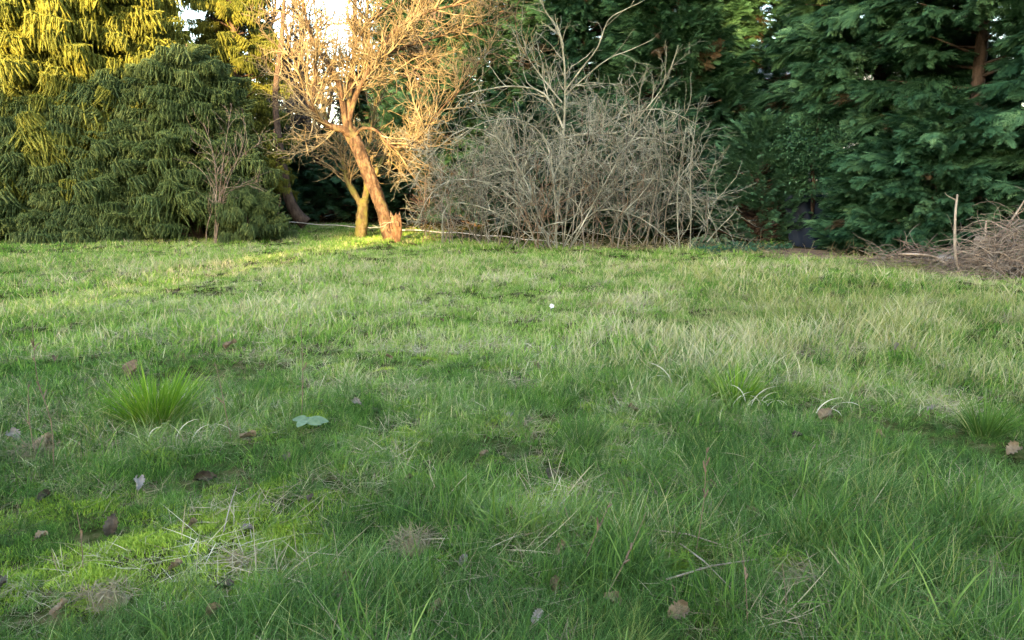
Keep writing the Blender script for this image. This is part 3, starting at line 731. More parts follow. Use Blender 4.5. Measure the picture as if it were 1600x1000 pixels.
def mossy_tree():
    g = ground(564, 372); Y = g.y; r = np.random.default_rng(6)
    e = empty('fruit_tree', g, 'smaller mossy forked fruit tree standing just behind the leaning one', 'tree')
    tw = [MB(), MB()]; B = M['mossy_bark']
    mb = MB(); p = px_path([(563, 376), (565, 350), (567, 330), (568, 312)], Y, 0); gnarled(p, np.linspace(.15, .125, len(p)), 'trunk', B, e, seed=9)
    sp = [(9, (.5, 1.5), .8, .2, (0, 0, .25), 4, 7, .15), (10, (.25, .8), .85, .24, (0, 0, .15), 3, 5, .1), (5, (.1, .3), .9, .22, (0, 0, .1), 3, 3, .1)]
    limb(e, [(566, 322), (556, 306), (546, 288), (540, 270), (537, 252), (530, 225), (512, 190), (500, 150)], Y, .4, .11, .03, B, tw, sp, r)
    limb(e, [(569, 318), (574, 296), (586, 272), (594, 258), (602, 245), (620, 236), (640, 215), (655, 180)], Y, .3, .11, .02, B, tw, sp, r)
    limb(e, [(572, 300), (572, 260), (578, 220), (586, 170), (600, 120)], Y, .6, .07, .02, B, tw, sp, r)
    limb(e, [(540, 268), (530, 262), (515, 240), (490, 232), (470, 226)], Y, -.3, .03, .008, B, tw, sp[1:], r, 5)
    limb(e, [(600, 247), (622, 262), (626, 276), (616, 284), (604, 276)], Y, 0, .02, .006, B, tw, sp[1:2], r, 5)
    for k, t in enumerate(tw):
        if t.n: o = t.build('branches' if k == 0 else 'twigs', M['twig_gold'], e); o['kind'] = 'stuff'; print('mossy', k, t.tris())
fruit_tree(); mossy_tree()

def splinter_stump():
    g = ground(621, 378); r = np.random.default_rng(8)
    e = empty('split_log', g, 'upright splintered orange piece of broken trunk leaning on the fruit tree', 'log')
    k = 16; zz = np.array([0, .08, .18, .33, .45, .54, .58]); mb = MB(); V = []
    for i, z in enumerate(zz):
        for j in range(k):
            a = j * 2 * pi / k; rx = np.interp(z, [0, .2, .45, .72], [.06, .105, .125, .08]); ry = rx * .7
            cr = 1 + .16 * sin(3 * a + 1) + r.normal(0, .05)
            zt = z + (r.uniform(-.12, .10) if i == len(zz) - 1 else r.normal(0, .012))
            V.append((g.x + .01 + rx * cr * cos(a) - .05 * (z / .7), g.y - .12 + ry * cr * sin(a), g.z + zt))
    F = [(i * k + j, i * k + (j + 1) % k, (i + 1) * k + (j + 1) % k, (i + 1) * k + j) for i in range(len(zz) - 1) for j in range(k)]
    c = len(V); V.append((g.x, g.y - .12, g.z + .5))
    b = (len(zz) - 1) * k
    mb.add(V, [(b + j, b + (j + 1) % k, c) for j in range(k)], F); mb.build('log_body', M['split_wood'], e, smooth=False)
    for q in range(9):
        a = q * 2 * pi / 9 + r.normal(0, .1); x, y = g.x - .03 + .12 * cos(a), g.y - .13 + .09 * sin(a); z0 = g.z + r.uniform(.25, .45); h = r.uniform(.1, .22)
        s = MB(); s.tube([(x, y, z0), (x - .01 + r.normal(0, .01), y - .01, z0 + h * .6), (x - .02 + r.normal(0, .02), y, z0 + h)], [.022, .014, .002], 4); s.build('splinter', M['split_wood'], e)
splinter_stump()

def simple_trunk(name, pts, Y, r0, r1, label, m, dY=0):
    e = empty(name, at(*pts[0], Y), label, 'tree')
    p = px_path(pts, Y, dY); mb = MB(); mb.tube(p, np.linspace(r0, r1, len(p)), 9); mb.build('trunk', m, e); return e, p
e_, p_ = simple_trunk('bare_tree', [(478, 350), (466, 338), (456, 322), (448, 300), (444, 270), (436, 220), (430, 150), (440, 60), (446, -40)], 21.5, .19, .04, 'dark leaning trunk at the right of the spruces, bare above', M['dark_bark'])
tw = [MB()]; spawn(tw, p_, np.linspace(.15, .04, len(p_)), 0, [(4, (.5, 1.3), .9, .18, (0, 0, .1), 3, 6, .35), (6, (.2, .6), .8, .2, (0, 0, .1), 3, 4, .1)], np.random.default_rng(3))
tw[0].build('twigs', M['twig_gold'], e_)['kind'] = 'stuff'

def distant_bare(px, Y, H, seed, label):
    r = np.random.default_rng(seed); x = (px - 800) / 1250 * Y; e = empty('bare_tree', (x, Y, 0), label, 'tree', 'bare trees far behind the golden tree')
    p = wander((x, Y, -.1), (r.normal(0, .05), 0, 1), H, 9, .05, (0, 0, .2), r); rad = np.linspace(.16, .03, 10); mb = MB(); mb.tube(p, rad, 8); mb.build('trunk', M['far_bark'], e)
    tw = [MB(), MB()]
    spawn(tw, p, rad, 0, [(5.5, (1.2, 3.2), .8, .12, (0, 0, .4), 4, 8, .12), (5, (.5, 1.6), .7, .15, (0, 0, .3), 3, 5, .1), (4.5, (.2, .8), .7, .2, (0, 0, .1), 3, 3, .1)], r)
    for k, t in enumerate(tw): o = t.build('branches' if k == 0 else 'twigs', M['far_bark'], e); o['kind'] = 'stuff'; print('far', k, t.tris())
RM[0] = 2.2
distant_bare(455, 27, 9, 61, 'bare tree seen through the gap between thin spruce and golden tree')
distant_bare(520, 29, 9, 62, 'bare tree far behind the left upright limb of the golden tree')
distant_bare(640, 28, 9, 63, 'bare tree far behind the right-hand crown of the golden tree')
distant_bare(380, 28, 9, 64, 'bare tree far behind the thin golden spruce')
distant_bare(585, 31, 9, 65, 'bare tree farthest back behind the middle of the golden tree')
distant_bare(490, 33, 8, 66, 'bare tree farthest back, left of the middle of the golden tree')
distant_bare(690, 27, 9, 67, 'bare tree behind the right upper twigs of the golden tree')
RM[0] = 1.0
def thicket():
    r = np.random.default_rng(12); G_ = 'bare grey shrubs forming the thicket'
    sp = [(3.1, (.6, 1.9), .85, .15, (0, 0, -.15), 4, 8, .12), (4.0, (.3, 1.0), .85, .2, (0, 0, -.15), 3, 5, .1), (4.5, (.1, .4), .8, .2, (0, 0, 0), 3, 3, .1)]
    # central pale tree
    g = ground(868, 386); Y = g.y + .6
    e = empty('bare_tree', (g.x, Y, g.z), 'pale bare tree rising from the middle of the thicket against dark cypress', 'tree', G_)
    tw = [MB(), MB()]
    T = M['grey_twig']
    sp2 = [(3.2, (.6, 1.4), .75, .15, (0, 0, .15), 4, 7, .1), (4.5, (.25, .8), .8, .2, (0, 0, .1), 3, 5, .1), (5, (.1, .35), .8, .2, (0, 0, 0), 3, 3, .1)]
    limb(e, [(866, 388), (872, 330), (878, 260), (881, 200), (883, 140), (881, 90), (871, 45), (850, 14), (838, -20)], Y, .2, .042, .009, T, tw, sp2, r, name='trunk')
    limb(e, [(883, 142), (908, 108), (934, 74), (950, 32), (975, 16), (1004, 2)], Y, -.3, .024, .007, T, tw, sp2, r)
    limb(e, [(882, 150), (915, 120), (950, 92), (985, 78), (1020, 62)], Y, -.6, .02, .006, T, tw, sp2, r)
    limb(e, [(880, 215), (920, 208), (960, 208), (985, 196), (1008, 172), (1034, 138), (1052, 96), (1060, 70)], Y, -.6, .027, .007, T, tw, sp2, r)
    limb(e, [(880, 200), (850, 146), (800, 135), (760, 140), (715, 150)], Y, -.4, .03, .008, T, tw, sp2, r)
    limb(e, [(878, 160), (846, 120), (818, 80), (800, 45)], Y, .3, .025, .007, T, tw, sp2, r)
    for k, t in enumerate(tw): o = t.build('branches' if k == 0 else 'twigs', T, e); o['kind'] = 'stuff'
    specs = [
        (735, 383, 'grey bare shrub arching over the left end of the thicket', (650, 800), 175, 10, T, 15.9),
        (800, 386, 'grey bare shrub arching left of the pale central tree', (690, 880), 150, 11, T, 15.6),
        (880, 388, 'dense tangled grey shrub at the front middle of the thicket', (770, 1010), 175, 12, T, 15.3),
        (965, 389, 'grey bare shrub leaning right of the pale central tree', (880, 1080), 150, 11, T, 15.6),
        (1030, 390, 'grey bare shrub drooping at the right end of the thicket', (960, 1120), 175, 10, T, 15.8),
        (850, 387, 'reddish brown upright shoots low in the middle of the thicket', (810, 900), 280, 7, M['brown_twig'], 15.2),
        (940, 389, 'brown upright shoots low right of the thicket middle', (900, 1010), 290, 6, M['brown_twig'], 15.3),
        (700, 378, 'brown twiggy scrub low at the left foot of the thicket', (660, 760), 290, 9, M['brown_twig'], 16.2)]
    tot = 0; DKB = bark_mat('thicket_stems', (.04, .034, .025), (.095, .085, .063), (.19, .175, .14), scale=4, bump=0)
    for (bx, by, lab, (xa, xb), ytop, n, mt, Y) in specs:
        g = ground(bx, by); e = empty('bare_shrub', g, lab, 'shrub', G_)
        tw = [MB(), MB()]
        for i in range(n):
            u = (i + r.random()) / n; ex = xa + (xb - xa) * u; ey = (118 + ((ex - 885) / 235) ** 2 * 105 + r.uniform(0, 120)) if mt is T else ytop + r.uniform(-10, 60)
            bx2 = bx + (u - .5) * 70 + r.normal(0, 22); dY = r.uniform(-1.1, 1.4); Yb = Y + r.uniform(0, 1.3)
            mid = (bx2 * .55 + ex * .45 + r.normal(0, 14), by - (by - ey) * r.uniform(.6, .85))
            low = (bx2 + (ex - bx2) * r.uniform(.02, .4) + r.normal(0, 8), by - (by - ey) * .32)
            end = (ex, ey); tip = (ex + (ex - bx2) * .35 + r.normal(0, 10), ey + r.uniform(10, 70) if mt is T else ey - 20)
            limb(e, [(bx2, 280 + (by + 3 - 280) * Y / Yb), low, mid, end, tip], Yb, dY, r.uniform(.010, .024) if mt is T else .010, .005, DKB if mt is T else mt, tw, sp if mt is T else [(4.5, (.3, .9), .6, .12, (0, 0, .1), 3, 5, .1), (4, (.15, .4), .7, .15, (0, 0, 0), 3, 3, .1)], r, 5, name='stem')
        for k, t in enumerate(tw):
            if t.n: o = t.build('branches' if k == 0 else 'twigs', DKB if k == 0 and mt is T and bx % 2 else mt, e); o['kind'] = 'stuff'; tot += t.tris()
    print('thicket tris', tot)
    # long canes arching out of the thicket and drooping
    canes = [[(860, 386), (800, 240), (730, 200), (668, 250), (640, 300)], [(870, 386), (790, 300), (720, 280), (676, 300), (650, 350)], [(850, 386), (770, 330), (700, 320), (690, 372)],
             [(880, 388), (930, 270), (1000, 215), (1070, 240), (1110, 290)], [(890, 388), (960, 300), (1040, 280), (1090, 320), (1104, 372)], [(880, 388), (930, 330), (1000, 340), (1060, 388)],
             [(870, 388), (860, 240), (820, 190), (760, 190), (715, 215)], [(880, 388), (900, 250), (960, 190), (1030, 170), (1090, 195)], [(900, 388), (905, 330), (940, 300), (1010, 300), (1080, 296)],
             [(860, 388), (820, 300), (826, 240), (850, 215), (868, 250)], [(905, 275), (940, 300), (960, 330), (1010, 388)], [(840, 388), (815, 330), (795, 320), (770, 388)],
             [(875, 388), (800, 260), (760, 180), (740, 140)], [(890, 388), (960, 260), (1000, 200), (1030, 150)]]
    g = ground(872, 388); e = empty('bare_shrub', g, 'outermost tangle of long pale canes arching over and drooping round the thicket', 'shrub', G_); tw = [MB(), MB()]
    for c in canes:
        limb(e, c, g.y - .2 + r.uniform(-.3, .3), r.uniform(-.9, .3), .02, .006, T, tw, [(4.5, (.4, 1.3), .8, .17, (0, 0, -.1), 3, 6, .15), (4, (.15, .6), .8, .2, (0, 0, -.1), 3, 4, .1)], r, 5, name='stem')
    for k, t in enumerate(tw): o = t.build('branches' if k == 0 else 'twigs', T, e); o['kind'] = 'stuff'
    # slim saplings at right end
    for (bx, by, pts, lab) in [(1078, 391, [(1078, 393), (1080, 330), (1079, 270), (1084, 215), (1092, 160)], 'slim upright sapling at the right end of the thicket'),
                               (1062, 391, [(1062, 392), (1058, 330), (1062, 260), (1072, 200)], 'thin bare sapling just inside the right end of the thicket')]:
        g = ground(bx, by); e = empty('sapling', g, lab, 'sapling'); tw = [MB()]
        limb(e, pts, g.y, .1, .017, .005, M['grey_twig'], tw, [(5, (.3, .8), .6, .12, (0, 0, .2), 3, 5, .2), (5, (.1, .3), .7, .2, (0, 0, 0), 3, 3, .1)], r, 5, name='stem')
        tw[0].build('twigs', M['grey_twig'], e)['kind'] = 'stuff'
    # shrub in front of the spruces
    g = ground(334, 382); e = empty('bare_shrub', g, 'bare brown multi-stemmed shrub in front of the shaded spruce', 'shrub'); tw = [MB()]
    for pts in ([(336, 382), (340, 330), (346, 270), (356, 200), (362, 160)], [(322, 381), (324, 350), (338, 300), (334, 240), (318, 190)], [(338, 380), (342, 320), (362, 260), (400, 225), (430, 215)],
                [(336, 378), (338, 310), (320, 270), (296, 250)], [(338, 378), (344, 300), (372, 290), (410, 280)], [(334, 380), (338, 300), (330, 230), (300, 200)], [(337, 380), (350, 300), (378, 230), (384, 190)]):
        limb(e, [(a_, b_ + 2) for a_, b_ in pts], g.y, r.uniform(-.5, .1), .011, .004, M['pile_twig'], tw, [(5, (.3, .8), .7, .14, (0, 0, .1), 3, 5, .2), (5, (.1, .4), .7, .2, (0, 0, 0), 3, 3, .1)], r, 5, name='stem')
    tw[0].build('twigs', M['pile_twig'], e)['kind'] = 'stuff'
    g = ground(60, 372); e = empty('bare_shrub', g, 'thin reddish bare shrub in front of the far left spruce', 'shrub'); tw = [MB()]
    for pts in ([(50, 372), (44, 300), (50, 220), (28, 150)], [(52, 372), (60, 300), (64, 210), (52, 170)], [(56, 372), (90, 300), (110, 250), (96, 230)]):
        limb(e, pts, g.y, .2, .010, .003, M['pile_twig'], tw, [(5, (.3, .8), .7, .14, (0, 0, .1), 3, 5, .2)], r, 5, name='stem')
    tw[0].build('twigs', M['pile_twig'], e)['kind'] = 'stuff'
thicket()

# ------------------------------------------------------------------ BRUSH PILE and the right foreground edge
def brush():
    r = np.random.default_rng(21)
    g = ground(1618, 428); e = empty('brush_pile', g, 'heap of reddish brown cut twigs at the right edge of the meadow', 'brush pile')
    c = np.array(g); rx, ry, h = 1.0, .8, .80
    mb = MB(); mb2 = MB()
    for i in range(1000):
        # arcs draped over a mound
        a = r.uniform(0, 2 * pi); q = sqrt(r.random()); x0 = c[0] + rx * q * cos(a); y0 = c[1] + ry * q * sin(a)
        zt = h * (1 - q ** 2) * r.uniform(.5, 1.08); d = np.array([r.normal(-.5, .8), r.normal(-.2, .6), r.normal(.25, .5)])
        p = wander((x0, y0, c[2] + zt), d, r.uniform(.3, 1.0), 7, .17, (0, 0, -1.3), r); p[:, 2] = np.maximum(p[:, 2], c[2] + .01)
        (mb if i % 3 else mb2).tube(p, np.linspace(.003 + .011 * r.random() ** 3, .002, 8), 3, r.random(), cap=False)
    mb.build('twigs', M['pile_twig'], e)['kind'] = 'stuff'; mb2.build('bleached_twigs', M['pale_wood'], e)['kind'] = 'stuff'
    # flat part of the pile
    g = ground(1490, 424); e = empty('brush_pile', g, 'low flat litter of grey brush left of the reddish heap', 'brush pile')
    mb = MB()
    for i in range(420):
        x0 = g.x + r.uniform(-.95, .95); y0 = g.y + .35 + r.normal(0, .3); z0 = g.z + r.uniform(.01, .38) * r.random()
        p = wander((x0, y0, z0), (r.normal(0, 1), r.normal(0, .4), r.normal(.1, .35)), r.uniform(.2, .8), 5, .16, (0, 0, -.5), r); p[:, 2] = np.maximum(p[:, 2], g.z + .01)
        mb.tube(p, np.linspace(r.uniform(.003, .009), .002, 6), 3, r.random(), cap=False)
    mb.build('twigs', M['pile_twig'], e)['kind'] = 'stuff'
    mb = MB(); n = 500; base = np.stack([g.x + rng.uniform(-1.0, -.1, n), g.y + rng.normal(.1, .12, n), np.full(n, g.z)], -1)
    blades(mb, base, rng.uniform(0, 6.28, n), rng.uniform(.1, .28, n), rng.uniform(.002, .004, n), rng.uniform(.2, 1.3, n), rng.uniform(0, .8, n), 4)
    mb.build('dry_grass', M['straw'], e)['kind'] = 'stuff'
    def stick(pts, Y, dY, r0, r1, lab, kids=0, kind='dead_branch', m='pale_wood'):
        e = empty(kind, at(*pts[0], Y), lab, 'branch', None)
        p = px_path(pts, Y, dY); mb = MB(); rad = np.linspace(r0, r1, len(p)) * (1 + r.normal(0, .07, len(p))); mb.tube(p, rad, 7); mb.build('stem', M[m], e)
        if kids:
            tw = [MB()]; spawn(tw, p, rad, 0, [(kids, (.12, .4), .9, .2, (0, 0, -.1), 4, 4, .3)], r)
            if tw[0].n: tw[0].build('twigs', M[m], e)['kind'] = 'stuff'
    Yg = ground(1495, 428).y
    stick([(1499, 421), (1493, 400), (1492, 360), (1493, 330), (1496, 304)], Yg, .1, .025, .013, 'upright grey dead branch stuck in the brush', 3)
    stick([(1495, 417), (1510, 420), (1534, 424)], ground(1510, 425).y, -.05, .022, .012, 'short pale branch lying at the foot of the upright one')
    stick([(1404, 397), (1440, 398), (1462, 402), (1480, 414), (1500, 424)], ground(1470, 424).y, -.05, .018, .022, 'long pale branch slanting down to the grass', 1)
    stick([(1384, 418), (1410, 414), (1440, 413)], ground(1400, 419).y, .1, .010, .008, 'thin pale stick lying at the left tip of the brush')
    stick([(1512, 408), (1540, 411), (1580, 409), (1625, 404)], ground(1560, 428).y, .1, .026, .02, 'pale branch lying along the foot of the reddish heap', 1)
    stick([(1524, 408), (1545, 380), (1566, 362), (1590, 345)], ground(1545, 428).y, .1, .016, .012, 'pale curved branch leaning on the reddish heap', 1)
    stick([(1541, 378), (1540, 360), (1541, 346)], ground(1545, 424).y + .3, 0, .016, .014, 'short broken stake standing behind the brush')
    stick([(1575, 352), (1590, 330), (1604, 308)], ground(1580, 424).y + .2, 0, .018, .01, 'grey branch poking up out of the reddish heap', 3)
    stick([(1105, 378), (1122, 358), (1146, 334), (1152, 322)], ground(1110, 388).y, .1, .016, .006, 'thin green-grey shoot leaning before the dome-shaped bush', 2, 'bare_shoot', 'grey_twig')
    # stones
    for (px, py, s, lab) in ((1458, 421, .10, 'dark grey stone at the grass edge in front of the brush'), (1475, 405, .13, 'flat pale grey stone lying under the brush'), (1530, 376, .12, 'grey block of wood on top of the flat brush')):
        g = ground(px, max(py, 418)); z = at(px, py, g.y).z
        mb = MB(); V = []; k = 10
        for i, ph in enumerate(np.linspace(-pi / 2, pi / 2, 6)):
            for j in range(k):
                a = j * 2 * pi / k; q = 1 + r.normal(0, .10); V.append((g.x + s * 1.2 * cos(ph) * cos(a) * q, g.y + s * cos(ph) * sin(a) * q, z + s * .6 * sin(ph) * q))
        F = [(i * k + j, i * k + (j + 1) % k, (i + 1) * k + (j + 1) % k, (i + 1) * k + j) for i in range(5) for j in range(k)]
        mb.add(V, None, F); o = mb.build('stone' if 'stone' in lab else 'wood_block', M['stone' if 'stone' in lab else 'pale_wood'], smooth=False); tag(o, lab, 'stone' if 'stone' in lab else 'wood')
brush()

# ------------------------------------------------------------------ tarp, plants, soil, litter, rope
def misc():
    r = np.random.default_rng(31)
    # navy tarpaulin hanging in folds
    Y = 16.2; nx, nz = 36, 14; V = []
    for i in range(nx):
        for j in range(nz):
            u, v = i / (nx - 1), j / (nz - 1); p = at(1228 + 74 * u + 8 * (1 - v), 396 - 92 * v, Y)
            V.append((p.x, Y + .05 * sin(u * 9 + 2 * v) + .02 * sin(u * 21 + 3 * v) + .08 * v, p.z))
    mb = MB(); F = [(i * nz + j, (i + 1) * nz + j, (i + 1) * nz + j + 1, i * nz + j + 1) for i in range(nx - 1) for j in range(nz - 1)]
    mb.add(V, None, F); o = mb.build('tarpaulin', M['tarp']); tag(o, 'dark navy tarpaulin hanging in folds under the cypress', 'tarpaulin')
    so = o.modifiers.new('thick', 'SOLIDIFY'); so.thickness = .006
    # bare soil with leaf litter in front of it
    pts = [(1190, 401), (1160, 396), (1175, 390), (1215, 388), (1260, 389), (1300, 392), (1340, 402), (1300, 408), (1240, 405)]
    pp = [ground(*q) for q in pts]; c = sum(pp, Vector()) / len(pp); mb = MB()
    V = [(c.x, c.y, c.z + .05)]
    for q in pp: V += [tuple(c.lerp(q, .6) + Vector((0, 0, .045))), tuple(q - Vector((0, 0, .02)))]
    n = len(pp); f3 = [(0, 1 + 2 * i, 1 + 2 * ((i + 1) % n)) for i in range(n)]; f4 = [(1 + 2 * i, 2 + 2 * i, 2 + 2 * ((i + 1) % n), 1 + 2 * ((i + 1) % n)) for i in range(n)]
    mb.add(V, f3, f4); o = mb.build('soil', plain('bare_soil', (.10, .06, .04), scale=25, var=.6)); tag(o, kind='structure')
    # leaf litter strip along the wood edge (too many to count)
    mb = MB()
    for _ in range(2600):
        px = r.uniform(450, 1420); yy = np.interp(px, [a for a, b in EDGE], [b for a, b in EDGE]); g = ground(px, yy - r.exponential(5) + 1.5)
        leaf_mesh(mb, (g.x, g.y, g.z + r.uniform(.005, .05)), (r.normal(), r.normal(), r.normal(0, .3)), (r.normal(0, .4), r.normal(0, .4), 1), r.uniform(.04, .09), r.uniform(.02, .05), r.random(), nx=2)
    for _ in range(700):
        px = r.uniform(640, 1420); yy = np.interp(px, [a for a, b in EDGE], [b for a, b in EDGE]); g = ground(px, yy - r.exponential(4) + 1)
        p = wander((g.x, g.y, g.z + .02), (r.normal(), r.normal(0, .5), r.uniform(0, .7)), r.uniform(.1, .5), 4, .15, (0, 0, -.2), r); mb.tube(p, np.linspace(.004, .002, 5), 3, r.random(), cap=False)
    o = mb.build('leaf_litter', M['thatch']); tag(o, kind='stuff')
    # ivy-like ground cover under the dome bush
    mb = MB()
    for _ in range(1500):
        px = r.uniform(1080, 1240); py = r.uniform(384, 397); g = ground(px, py)
        leaf_mesh(mb, (g.x, g.y, g.z + r.uniform(.02, .12)), (r.normal(), r.normal(), r.normal(0, .3)), (r.normal(0, .4), r.normal(-.3, .4), 1), r.uniform(.04, .07), r.uniform(.03, .05), r.random(), nx=2)
    o = mb.build('ground_cover', M['laurel']); tag(o, kind='stuff')
    def leafy(px, py, rad, h, n, L, W, m, lab, name):
        g = ground(px, py); e = empty(name, g, lab, 'plant')
        me = []
        for k in range(3):
            q = MB(); leaf_mesh(q, (0, 0, 0), (1, 0, .15), (0, 0, 1), L, W, .3 + .25 * k, curl=.35, nx=5); o = q.build('leaf', m, link=False); me.append(o.data)
        st = MB()
        for i in range(n):
            a = r.uniform(0, 2 * pi); q = sqrt(r.random()); x, y, z = rad * q * cos(a), rad * .6 * q * sin(a), h * r.uniform(.35, 1) * (1 - .5 * q)
            st.tube([(g.x + x * .2, g.y + y * .2, g.z), (g.x + x * .7, g.y + y * .7, g.z + z * .7), (g.x + x, g.y + y, g.z + z)], [.006, .005, .003], 4)
            o = bpy.data.objects.new('leaf', me[i % 3]); scene.collection.objects.link(o); o.parent = e
            o.location = (x, y, z); o.rotation_euler = (r.normal(0, .35), r.uniform(-.3, .6), a + r.normal(0, .6)); s = r.uniform(.7, 1.2); o.scale = (s, s, s)
        st.build('stems', m, e)['kind'] = 'stuff'
    leafy(1120, 386, .42, .34, 60, .17, .09, M['greyleaf'], 'low plant with broad grey-green leaves at the foot of the dome-shaped bush', 'leafy_plant')
    leafy(1203, 388, .2, .26, 34, .10, .035, M['broad'], 'small upright bright green plant beside the bare soil', 'leafy_plant')
    # pale rope along the wood edge
    mb = MB(); pts = []
    for i in range(40):
        u = i / 39; px = 448 + u * 440; py = np.interp(px, [448, 520, 600, 700, 800, 890], [347, 352, 357, 363, 371, 381]); g = at(px, py, np.interp(px, [448, 560, 700, 890], [21, 20.3, 18.6, 16.2]))
        pts.append((g.x, g.y, g.z + .012 * sin(i * 1.1)))
    mb.tube(pts, .011, 5); o = mb.build('rope', M['rope']); tag(o, 'pale rope stretched low along the edge of the wood', 'rope')
misc()

# ------------------------------------------------------------------ THINGS IN THE GRASS
def tussock(px, py, rad, h, n, m, label, name='grass_tussock', w=(.0035, .006), th=(.1, .95), dead=60):
    g = ground(px, py); e = empty(name, g, label, 'grass clump')
    mb = MB(); a = rng.uniform(0, 6.28, n); q = np.sqrt(rng.random(n)); base = np.stack([g.x + rad * .35 * q * np.cos(a), g.y + rad * .3 * q * np.sin(a), np.full(n, g.z - .01)], -1)
    blades(mb, base, a + rng.normal(0, .35, n), h * rng.uniform(.5, 1.1, n), rng.uniform(*w, n), th[0] + (th[1] - th[0]) * q ** 1.2 * rng.uniform(.6, 1.1, n), rng.uniform(.0, .6, n), 6, np.clip(rng.normal(.45, .2, n), 0, 1))
    mb.build('green_blades', m, e)['kind'] = 'stuff'
    if dead:
        mb = MB(); a = rng.uniform(0, 6.28, dead); base = np.stack([g.x + rad * .4 * np.cos(a), g.y + rad * .4 * np.sin(a), np.full(dead, g.z)], -1)
        blades(mb, base, a, h * rng.uniform(.6, 1.25, dead), .003, rng.uniform(.4, 1.2, dead), rng.uniform(.2, 1.1, dead), 6)
        mb.build('dry_blades', M['straw'], e)['kind'] = 'stuff'
tussock(243, 672, .24, .40, 520, M['tussock'], 'bright green spiky grass tussock standing alone on the left', dead=110, w=(.004, .009), th=(.03, .8))
tussock(1150, 632, .20, .30, 260, M['tussock'], 'green tussock with bleached arching blades at centre right', dead=90)
tussock(1080, 612, .16, .26, 160, M['broad'], 'smaller green tussock left of the bleached arching blades', dead=60)
tussock(905, 700, .22, .26, 420, M['fescue'], 'fine bluish fescue clump in the middle foreground', w=(.0012, .002), dead=20)
tussock(1540, 680, .2, .24, 220, M['broad'], 'yellow-green broad grass clump near the right edge', dead=40)
tussock(380, 650, .06, .28, 26, M['broad'], 'few tall broad green blades right of the lone tussock', w=(.006, .009), th=(.05, .6), dead=0)
tussock(1250, 850, .12, .24, 60, M['broad'], 'long blue-green blades sprawling in the right foreground', w=(.005, .008), th=(.5, 1.2), dead=10)

def dead_leaf(px, py, L, W, m, label, az, tilt=.5, name='dead_leaf', curl=.5, up=.05):
    L *= .82; W *= .85; up = up * .75; curl *= 1.5
    g = ground(px, py); e = empty(name, (g.x, g.y, g.z + up), label, 'leaf')
    nx, ny = 12, 8; V = []; r = np.random.default_rng(int(px * 7 + py))
    for i in range(nx + 1):
        t = i / nx; w = W / 2 * (sin(pi * min(1, t * .9 + .06)) ** .6) * (1 + .16 * (-1) ** i + r.normal(0, .08))
        for j in range(ny + 1):
            s = j / ny * 2 - 1; V.append((L * (t - .5), w * s * (1 + .1 * sin(7 * t + s * 3)), curl * L * (.35 * s * s - .5 * (t - .5) ** 2) + .10 * L * sin(6 * t + 4 * s + px) * s + r.normal(0, .0022)))
    V = np.array(V); E = Euler((r.normal(0, .3), -tilt, az)).to_matrix(); V = V @ np.array(E).T + np.array((g.x, g.y, g.z + up))
    F = [(i * (ny + 1) + j, (i + 1) * (ny + 1) + j, (i + 1) * (ny + 1) + j + 1, i * (ny + 1) + j + 1) for i in range(nx) for j in range(ny)]
    mb = MB(); mb.add(V, None, F, r.random()); mb.build('leaf_blade', m, e)
    s = MB(); d = np.array(E) @ np.array((1, 0, 0)); p0 = V[(ny) // 2]; s.tube([p0 - d * L * .35, p0 + d * L * .3, p0 + d * L * .8], [.0012, .0014, .0008], 4); s.build('stalk', M['stalk'], e)
D, DK, PL = M['dead_leaf'], M['dark_leaf'], M['pale_leaf']
dead_leaf(361, 549, .13, .09, D, 'curled brown leaf standing in the grass, upper left of the meadow', .4, .5, up=.07)
dead_leaf(209, 592, .15, .12, D, 'pinkish brown leaf just behind the lone green tussock', 1.2, 1.0, up=.10)
dead_leaf(72, 702, .12, .10, D, 'crumpled tan leaf beside the dark stalks at far left', .8, .8, up=.05)
dead_leaf(22, 690, .11, .07, PL, 'grey bleached leaf at the far left edge', 2.6, .5, up=.04)
dead_leaf(388, 690, .10, .06, D, 'flat brown leaf below and left of the grey-green leaves', .2, .1, up=.04)
dead_leaf(383, 628, .05, .04, DK, 'small dark shrivelled leaf right of the lone tussock', .2, .5, up=.06)
dead_leaf(178, 836, .11, .055, DK, 'dark grey-purple folded leaf standing on yellow moss', 1.5, 1.2, up=.05)
dead_leaf(322, 757, .12, .05, DK, 'dark curled dead leaf lying in the grass left of centre', .1, .1, up=.04)
dead_leaf(352, 928, .075, .045, DK, 'small black and buff dead leaf in the left foreground moss', .1, .2, up=.035)
dead_leaf(724, 890, .055, .028, PL, 'tiny white folded leaf in the middle foreground', .9, .7, up=.05)
dead_leaf(757, 722, .055, .04, D, 'small pinkish brown leaf among fescue near the middle', .2, .4, up=.06)
dead_leaf(868, 928, .07, .04, D, 'upright tan leaf in the lower middle foreground', 1.4, 1.1, up=.045)
dead_leaf(878, 874, .075, .055, D, 'rounded tan leaf above the upright one in the lower middle', .5, .6, up=.05)
dead_leaf(1060, 968, .085, .06, D, 'broad pale brown leaf at the bottom edge right of centre', .3, .3, up=.035)
dead_leaf(1290, 660, .10, .085, D, 'tan round leaf below two bleached blades on the right', .3, .7, up=.06)
dead_leaf(1245, 694, .07, .05, DK, 'small dark purple leaf sunk in the grass on the right', .3, .2, up=.06)
dead_leaf(1582, 716, .10, .07, D, 'grey curled leaf at the right edge', .3, .4, up=.06)
dead_leaf(708, 938, .06, .04, DK, 'grey shrivelled leaf beneath the tiny white one', 1.2, .7, up=.03)
dead_leaf(300, 828, .06, .04, D, 'brown leaf between the two yellow moss patches', .8, .5, up=.03)
dead_leaf(386, 836, .055, .045, PL, 'small silvery leaf lying on yellow-green moss', .1, .1, up=.035)
